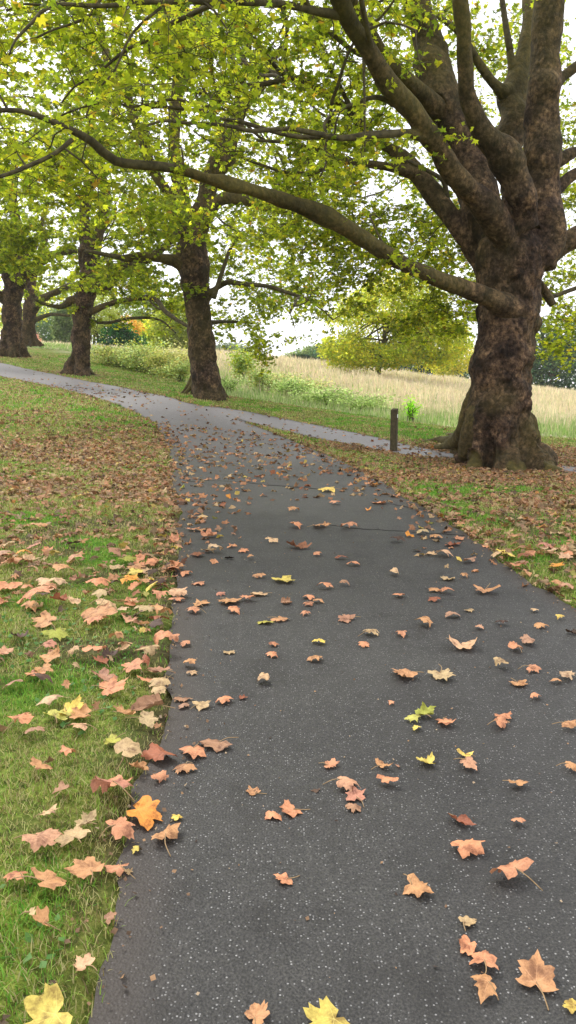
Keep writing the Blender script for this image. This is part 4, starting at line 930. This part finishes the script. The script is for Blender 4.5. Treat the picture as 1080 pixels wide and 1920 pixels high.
# (px, py, width px, colour, curl) read off the photograph, meeting the ground
HL = """622 1922 96 y flat;1005 1848 90 o flat;1074 1894 34 y flat;910 1863 60 o domed;908 1818 56 o domed;878 1779 44 o curled;873 1737 38 t flat;960 1653 80 o rolled;776 1671 60 o flat;535 1656 38 o flat;870 1600 64 o rolled;860 1543 46 r curled;970 1548 24 o domed;968 1478 34 o rolled;547 1525 50 o flat;512 1540 34 o domed;667 1502 44 p flat;645 1480 50 p domed;662 1521 30 p domed;594 1488 18 b torn;728 1476 40 o rolled;477 1491 32 o flat;617 1440 34 o flat;717 1441 34 o torn;746 1441 12 p torn;804 1434 38 y cupped;871 1420 32 y cupped;876 1438 38 p domed;1068 1445 30 o domed;935 1364 44 o rolled;940 1349 32 o flat;1064 1368 34 o rolled;797 1346 44 g curled;776 1353 28 y domed;833 1357 38 o flat;782 1371 22 y domed;762 1269 60 o flat;826 1270 54 t flat;972 1285 36 o flat;1002 1311 26 o domed;1057 1275 38 t rolled;1043 1283 20 o domed;732 1322 16 o domed;867 1215 60 t curled;967 1222 36 o rolled;992 1209 38 p rolled;940 1252 34 t rolled;996 1260 32 o domed;1013 1178 26 o domed;1003 1149 18 t domed;943 1174 26 b domed;1048 1162 18 y domed;1072 1190 22 b curled;591 1241 32 o domed;598 1211 26 y domed;682 1212 26 o domed;691 1193 32 t domed;755 1194 28 o domed;794 1174 36 o rolled;652 1166 38 p flat;849 1160 30 p domed;878 1149 22 t flat;898 1182 22 p domed;812 1111 26 o domed;838 1115 26 o domed;750 1122 24 o domed;908 1113 52 o torn;816 1128 26 r domed;870 1084 18 o domed;495 1280 38 t rolled;420 1319 36 o domed;374 1329 36 t flat;453 1313 18 r curled;342 1315 30 p flat;510 1214 22 o domed;510 1233 26 o domed;430 1227 26 t flat;350 1212 26 o domed;356 1254 28 o domed;358 1266 22 t domed;495 1173 30 g flat;524 1166 38 o flat;573 1155 20 o domed;428 1131 48 o flat;462 1129 28 o rolled;438 1150 28 o domed;412 1118 18 p domed;366 1151 32 o domed;378 1137 38 o flat;488 1118 34 t flat;530 1090 48 y flat;487 1084 26 o domed;376 1098 28 o domed;535 1134 24 p curled;608 1106 30 o domed;578 1125 28 o domed;596 1133 24 o domed;581 1138 22 o domed;645 1099 20 p domed;738 1081 30 t rolled;662 1063 24 o domed;640 1050 26 r domed;594 1043 20 o domed;558 1028 44 r curled;430 1049 20 k curled;455 1035 26 o flat;470 1050 18 o rolled;846 1024 32 r curled;830 1045 36 t domed;808 1043 24 t flat;884 1056 28 p rolled;742 1018 28 b domed;792 1004 30 t domed;816 1010 26 o domed;513 1018 26 t rolled;552 991 34 o domed;597 990 38 o flat;658 992 32 o domed;553 960 24 o rolled;690 958 20 f curled;708 945 30 o flat;618 922 42 y flat;630 947 20 o domed;408 1402 60 p flat;362 1416 52 o flat;305 1430 70 r rolled;348 1447 42 o domed;294 1468 34 o rolled;290 1338 64 p curled;205 1317 58 o flat;264 1534 92 f flat;204 1524 80 p rolled;222 1578 66 o domed;310 1580 62 o rolled;333 1541 24 y domed;257 1600 20 y domed;168 1655 66 o flat;225 1641 50 o rolled;82 1762 56 o cupped;38 1680 48 o domed;100 1938 120 y flat;480 1914 52 o flat;129 1357 50 y cupped;105 1367 52 y flat;35 1388 48 o rolled;66 1399 40 p domed;215 1405 34 g flat;75 1612 64 p rolled;118 1512 46 p flat;90 1560 44 t flat;30 1308 40 p domed;185 1168 64 o flat;105 1203 46 g flat;90 1181 54 o flat;72 1140 64 o domed;15 1110 56 o flat;90 1230 42 p rolled;240 1101 40 f flat;236 1063 38 g flat;210 1050 42 p domed;180 1111 48 o domed;72 1001 46 o flat;14 1075 40 o flat;160 1830 46 t flat;190 1150 44 t domed;130 1440 34 o rolled;240 1435 56 t rolled;322 1205 30 o rolled;300 1168 40 o rolled;330 1130 30 o domed;275 1290 34 o flat;140 1600 60 t flat;12 1240 40 p flat;120 1085 44 o domed;150 1245 34 t rolled;345 1330 24 p domed;240 1640 20 t flat;60 1740 30 t torn;205 1740 26 p flat;345 1080 26 o domed;320 1050 28 p rolled"""
inds = []
for q in HL.split(';'):
    a, b, w_, c_, k_ = q.split(); p = hit(float(a), float(b)); inds.append([p, float(w_) / FPX * depth(p), c_, k_, float(a), float(b)])
nh = len(inds)
rng = np.random.default_rng(77)
# random litter over lawns and path, world density
cand = []
for (x0, x1, y0, y1, dens) in [(-4.5, -.2, 1.2, 6, 85), (-8, -.5, 6, 10, 230), (-14, -.5, 10, 20, 170), (1.2, 9, 4, 10, 170), (-.5, 11, 10, 19, 150), (-14, 14, 19, 34, 34), (-32, -4, 24, 52, 9)]:
    X = scatter(int((x1 - x0) * (y1 - y0) * dens), x0, x1, y0, y1); X = X[in_view(X, 15)]; s = path_sd(X)
    d = litter_density(X, s); pd = np.where(s < 0, np.interp(X[:, 1], [0, 5, 8, 14, 30], [0.0, .018, .075, .15, .12]) * np.where(s > -.35, 2.2, 1.0), np.minimum(d, 1))
    pd = np.where((s < -.05) & (X[:, 1] < 5.6), 0, pd)
    k = rng.random(len(X)) < pd; cand.append(np.column_stack([X[k], s[k]]))
cand = np.vstack(cand)
# keep clear of the hand-placed ones and of trunks
HP = np.array([i_[0][:2] for i_ in inds]); HW = np.array([i_[1] for i_ in inds])
ok = np.ones(len(cand), bool)
for s in range(0, len(cand), 4000):
    d = np.sqrt(((cand[s:s + 4000, None, :2] - HP[None]) ** 2).sum(-1)); ok[s:s + 4000] = (d > HW[None] * .55 + .02).all(1)
for T, r0 in ((T1, .85), (T2, .8), (T3, .7), (T4, .8), (T5, .7)): ok &= np.hypot(cand[:, 0] - T[0], cand[:, 1] - T[1]) > r0
cand = cand[ok]; nC = len(cand)
size = rng.uniform(.045, .15, nC) * np.where(cand[:, 2] < 0, 1.15, 1.0) * np.where(cand[:, 1] > 8, .95, 1)
kc = np.array(list('optbyrgf'))[rng.choice(8, nC, p=[.42, .12, .27, .06, .04, .06, .01, .02])]
P3 = np.column_stack([cand[:, :2], H(cand[:, 0], cand[:, 1])]); px_, py_, zz = project(P3)
score = size / zz * (py_ < 1930) * (px_ > 0) * (px_ < 1080)
top = np.argsort(-score)[:max(0, 300 - nh)]; rest = np.setdiff1d(np.arange(nC), top)
CU = ['flat', 'flat', 'domed', 'domed', 'rolled', 'curled', 'cupped', 'torn']
for q in top: inds.append([P3[q], size[q], kc[q], CU[rng.integers(0, 8)], px_[q], py_[q]])
print('individual leaves', len(inds), 'hand', nh, 'rest', len(rest))
# rest as one stuff sheet of small curled leaves
n = len(rest); z0 = ground_z(cand[rest, :2])[0] + np.where(cand[rest, 2] < 0, .012, .028)
LT_V = LEAF_V.copy(); LT_V[:, 2] = .22 * (LT_V[:, 0] ** 2) * -1 + .1 * np.sin(LT_V[:, 1] * 3)
colr = np.array([LC[k][1] for k in kc[rest]]) * rng.choice([.35, .7, 1, 1.15], (n, 1), p=[.18, .22, .4, .2]) * np.where(cand[rest, 1] > 9, .95, 1.0)[:, None] * rng.uniform(.6, 1.2, (n, 1))
dsat = np.where(cand[rest, 2] < 0, .92, .66)[:, None]; colr = colr * dsat + np.array([.27, .20, .12]) * (1 - dsat) * rng.uniform(.6, 1.3, (n, 1))
V, F, c = batch(LT_V, LEAF_F, np.column_stack([P3[rest, :2], z0]), rotmats(rng.uniform(0, 6.28, n), rng.normal(0, .32, n), rng.normal(0, .32, n)), size[rest] * .55, colr, .12)
tag(mesh_np('leaf_litter', V, F, M_LITTER, None, c), kind='stuff')
# small crumbs and twigs near the edges of the path
X = scatter(60000, -9, 7, 1.2, 16); X = X[in_view(X)]; s = path_sd(X); X = X[(np.abs(s) < .3) & (rng.random(len(X)) < np.exp(-np.abs(s) / .09))]; n = len(X); z, _ = ground_z(X)
V, F, c = batch(DIA_V, DIA_F, np.column_stack([X, z + .012]), rotmats(rng.uniform(0, 6.28, n), rng.normal(0, .5, n), rng.normal(0, .5, n)), rng.uniform(.005, .017, n), np.array([(.2, .12, .07), (.33, .2, .11), (.08, .05, .03), (.4, .3, .2)])[rng.integers(0, 4, n)])
tag(mesh_np('leaf_crumbs', V, F, M_LITTER, None, c), kind='stuff')

X = scatter(26000, -4, 4.5, 1.2, 16); X = X[in_view(X)]; s = path_sd(X); X = X[(s < -.1) & (rng.random(len(X)) < .10)]; n = len(X)
V, F, c = batch(DIA_V, DIA_F, np.column_stack([X, H(X[:, 0], X[:, 1]) + .012]), rotmats(rng.uniform(0, 6.28, n), rng.normal(0, .4, n), rng.normal(0, .4, n)), rng.uniform(.003, .011, n), np.array([(.2, .12, .07), (.33, .2, .11), (.06, .04, .03), (.4, .3, .2)])[rng.integers(0, 4, n)])
tag(mesh_np('leaf_crumbs', V, F, M_LITTER, None, c), kind='stuff')
mc = simple('crack_dirt', (.012, .011, .010), .95, .1, .3, 30); cb = MB()
for ln_ in ([(690, 936), (740, 948), (800, 957), (862, 965)], [(600, 984), (680, 993), (760, 999), (868, 1005)], [(345, 905), (420, 903), (520, 912), (600, 918)]):
    S = catmull(np.array([hit(*q_) for q_ in ln_]), .04); S[:, :2] += (np.column_stack([fbm(S[:, :2], 9, 4), fbm(S[:, :2], 9, 7)]) - .5) * .10
    S[:, 2] = H(S[:, 0], S[:, 1]) + .009; V, F = tube(S, .003 + .007 * fbm(S[:, :2], 6, 2), 5); V[:, 2] = np.repeat(0, len(V)) + V[:, 2] * .35 + .65 * H(V[:, 0], V[:, 1]) + .65 * .011; cb.add(V, F)
tag(cb.build('path_cracks', mc), kind='structure')
# labels: look, then what it lies on and beside
PSD = path_sd(np.array([i_[0][:2] for i_ in inds])); info = []
CW = {'flat': 'flat', 'domed': 'arched', 'cupped': 'upturned', 'rolled': 'rolled', 'curled': 'curled', 'torn': 'ragged'}
for i_, s in zip(inds, PSD):
    p, w_, c_, k_, a, b = i_
    sz = 'large' if w_ > .125 else 'small' if w_ < .07 else ''
    onp = s < -.03
    edge = abs(s) < .16
    side = 'left' if p[0] < np.interp(p[1], Lr[:, 1], Lr[:, 0]) + .8 and (not onp or p[0] < 0.2) else 'right'
    if onp and edge: where = f'at {side} edge of path'
    elif onp:
        f = (p[0] - np.interp(p[1], Lr[:, 1], Lr[:, 0])) / 3.1
        where = 'on left of path' if f < .35 else 'in middle of path' if f < .68 else 'on right of path'
    elif edge: where = f'on {side} grass edge'
    else: where = 'in left lawn' if side == 'left' else 'in right grass'
    info.append([sz, LC[c_][0], CW[k_], where])
dist = ['at very front', 'near front', 'in foreground', 'in lower middle', 'in middle distance', 'further up']
def dband(b): return 0 if b > 1750 else 1 if b > 1500 else 2 if b > 1300 else 3 if b > 1150 else 4 if b > 1020 else 5
ordn = ['first', 'second', 'third', 'fourth', 'fifth', 'sixth', 'seventh', 'eighth', 'ninth', 'tenth', 'eleventh', 'twelfth', 'thirteenth', 'fourteenth', 'fifteenth', 'sixteenth', 'seventeenth', 'eighteenth', 'nineteenth', 'twentieth']
keys = {}
for k, i_ in enumerate(inds):
    t = (info[k][0], info[k][1], info[k][2], info[k][3], dist[dband(i_[5])]); keys.setdefault(t, []).append(k)
labels = [''] * len(inds)
for t, ks in keys.items():
    ks.sort(key=lambda k: inds[k][4])
    base = f'{t[0]} {t[2]} {t[1]} leaf {t[3]} {t[4]}'.strip()
    if len(ks) == 1: labels[ks[0]] = base
    else:
        for j, k in enumerate(ks):
            if len(ks) == 2: w = 'left one' if j == 0 else 'right one'
            elif j == len(ks) - 1: w = 'rightmost'
            else: w = (ordn[j] if j < 20 else 'further') + ' from left'
            labels[k] = base + ', ' + w
seen = {}
for k, l in enumerate(labels): seen.setdefault(l, []).append(k)
dup_ = [l for l, v in seen.items() if len(v) > 1]; print('dup labels', len(dup_), dup_[:4], 'max words', max(len(l.split()) for l in labels))
for k, (i_, lab) in enumerate(zip(inds, labels)):
    p, w_, c_, k_, a, b = i_; V, F, vein, hub = ring_leaf(1000 + k, k_)
    hz = {'flat': .8, 'domed': .8, 'cupped': .8}.get(k_, .95)
    V = V * np.array([w_, w_, w_ * hz]); th = rng.uniform(0, 6.28)
    if PSD[k] > 0: p = np.array([p[0], p[1], ground_z(np.array([p[:2]]))[0][0] + .014])
    o = mesh_np('fallen_leaf', V, F, leafmat(c_, k % 5), None, np.repeat(vein[:, None], 3, 1), True)
    tx, ty = (rng.normal(0, .06, 2) if PSD[k] < 0 else rng.normal(0, .2, 2))
    o.location = (p[0], p[1], p[2] + .009 + (.25 * w_ * (abs(tx) + abs(ty)))); o.rotation_euler = (tx, ty, th)
    tag(o, lab, 'leaf', 'fallen plane leaves')
    if w_ / depth(p) * FPX > 30 and k % 5 != 0:
        g = np.random.default_rng(k); h0 = hub * np.array([w_, w_, w_ * hz]); ln = w_ * g.uniform(.45, .8); a_ = g.normal(-1.57, .5)
        e = h0 + np.array([math.cos(a_) * ln, math.sin(a_) * ln, 0]); e[2] = .004
        mp = (h0 + e) / 2 + np.array([g.normal(0, .1) * ln, 0, h0[2] * .1 + .004])
        S = catmull([h0 + [0, 0, .001], mp, e], ln / 6); V2, F2 = tube(S, np.full(len(S), .0011 + .006 * w_), 5)
        mesh_np('stalk', V2, F2, M_STEM, o)

# ------------------------------------------------------------------ light, sky, camera
sun_el, sun_az = 48, 318            # azimuth clockwise from +Y: light from beyond the trees, left
wd = bpy.data.worlds.new('World'); bpy.context.scene.world = wd; wd.use_nodes = True; nt = wd.node_tree; ns, ls = nt.nodes, nt.links; ns.clear()
sk = ns.new('ShaderNodeTexSky'); sk.sky_type = 'NISHITA'; sk.sun_disc = False; sk.sun_elevation = R(sun_el); sk.sun_rotation = R(sun_az); sk.air_density = 1; sk.dust_density = 3
mx = ns.new('ShaderNodeMix'); mx.data_type = 'RGBA'; mx.inputs['Factor'].default_value = .86; ls.new(sk.outputs[0], mx.inputs['A'])
tc = ns.new('ShaderNodeTexCoord'); nz = ns.new('ShaderNodeTexNoise'); nz.inputs['Scale'].default_value = 2.2; nz.inputs['Detail'].default_value = 5; ls.new(tc.outputs['Generated'], nz.inputs['Vector'])
cr = ns.new('ShaderNodeValToRGB'); cr.color_ramp.elements[0].position = .3; cr.color_ramp.elements[0].color = (8.8, 8.9, 9.5, 1); cr.color_ramp.elements[1].position = .7; cr.color_ramp.elements[1].color = (10.8, 10.7, 10.7, 1)
ls.new(nz.outputs['Fac'], cr.inputs[0]); ls.new(cr.outputs[0], mx.inputs['B'])
bg = ns.new('ShaderNodeBackground'); bg.inputs['Strength'].default_value = .13; ls.new(mx.outputs['Result'], bg.inputs[0]); wo = ns.new('ShaderNodeOutputWorld'); ls.new(bg.outputs[0], wo.inputs[0])
sl = bpy.data.lights.new('sun', 'SUN'); sl.energy = 1.5; sl.angle = R(11); sl.color = (1, .96, .9); so = bpy.data.objects.new('sun', sl); C.objects.link(so)
az = R(sun_az); d = Vector((math.sin(az) * math.cos(R(sun_el)), math.cos(az) * math.cos(R(sun_el)), math.sin(R(sun_el)))); so.rotation_euler = d.to_track_quat('Z', 'Y').to_euler(); so.location = (0, 0, 40)
cam = bpy.data.cameras.new('camera'); co = bpy.data.objects.new('camera', cam); C.objects.link(co); co.location = (0, 0, CZ); co.rotation_euler = (R(90) - PITCH, 0, 0)
cam.sensor_fit = 'HORIZONTAL'; cam.angle = 2 * math.atan(540 / FPX); cam.clip_start = .05; cam.clip_end = 6000
sc = bpy.context.scene; sc.camera = co; sc.view_settings.view_transform = 'Standard'; sc.view_settings.look = 'None'; sc.view_settings.gamma = 1
sc.view_settings.exposure = .70
sc.render.engine = 'CYCLES'; cy = sc.cycles; cy.max_bounces = 7; cy.diffuse_bounces = 4; cy.glossy_bounces = 2; cy.transmission_bounces = 5; cy.transparent_max_bounces = 4; cy.caustics_reflective = False; cy.caustics_refractive = False
cy.use_denoising = True

# ------------------------------------------------------------------ air
hz_d = .0003
if hz_d:
    mb_ = MB(); mb_.box((-420, -40, -14), (420, 420, 60)); m, nt, ns, ls = newmat('haze_air')
    pv = ns.new('ShaderNodeVolumePrincipled'); pv.inputs['Color'].default_value = (.93, .96, 1, 1); pv.inputs['Density'].default_value = hz_d; pv.inputs['Anisotropy'].default_value = .2
    o_ = ns.new('ShaderNodeOutputMaterial'); ls.new(pv.outputs[0], o_.inputs['Volume']); tag(mb_.build('haze', m), kind='stuff')
    cy.volume_bounces = 1
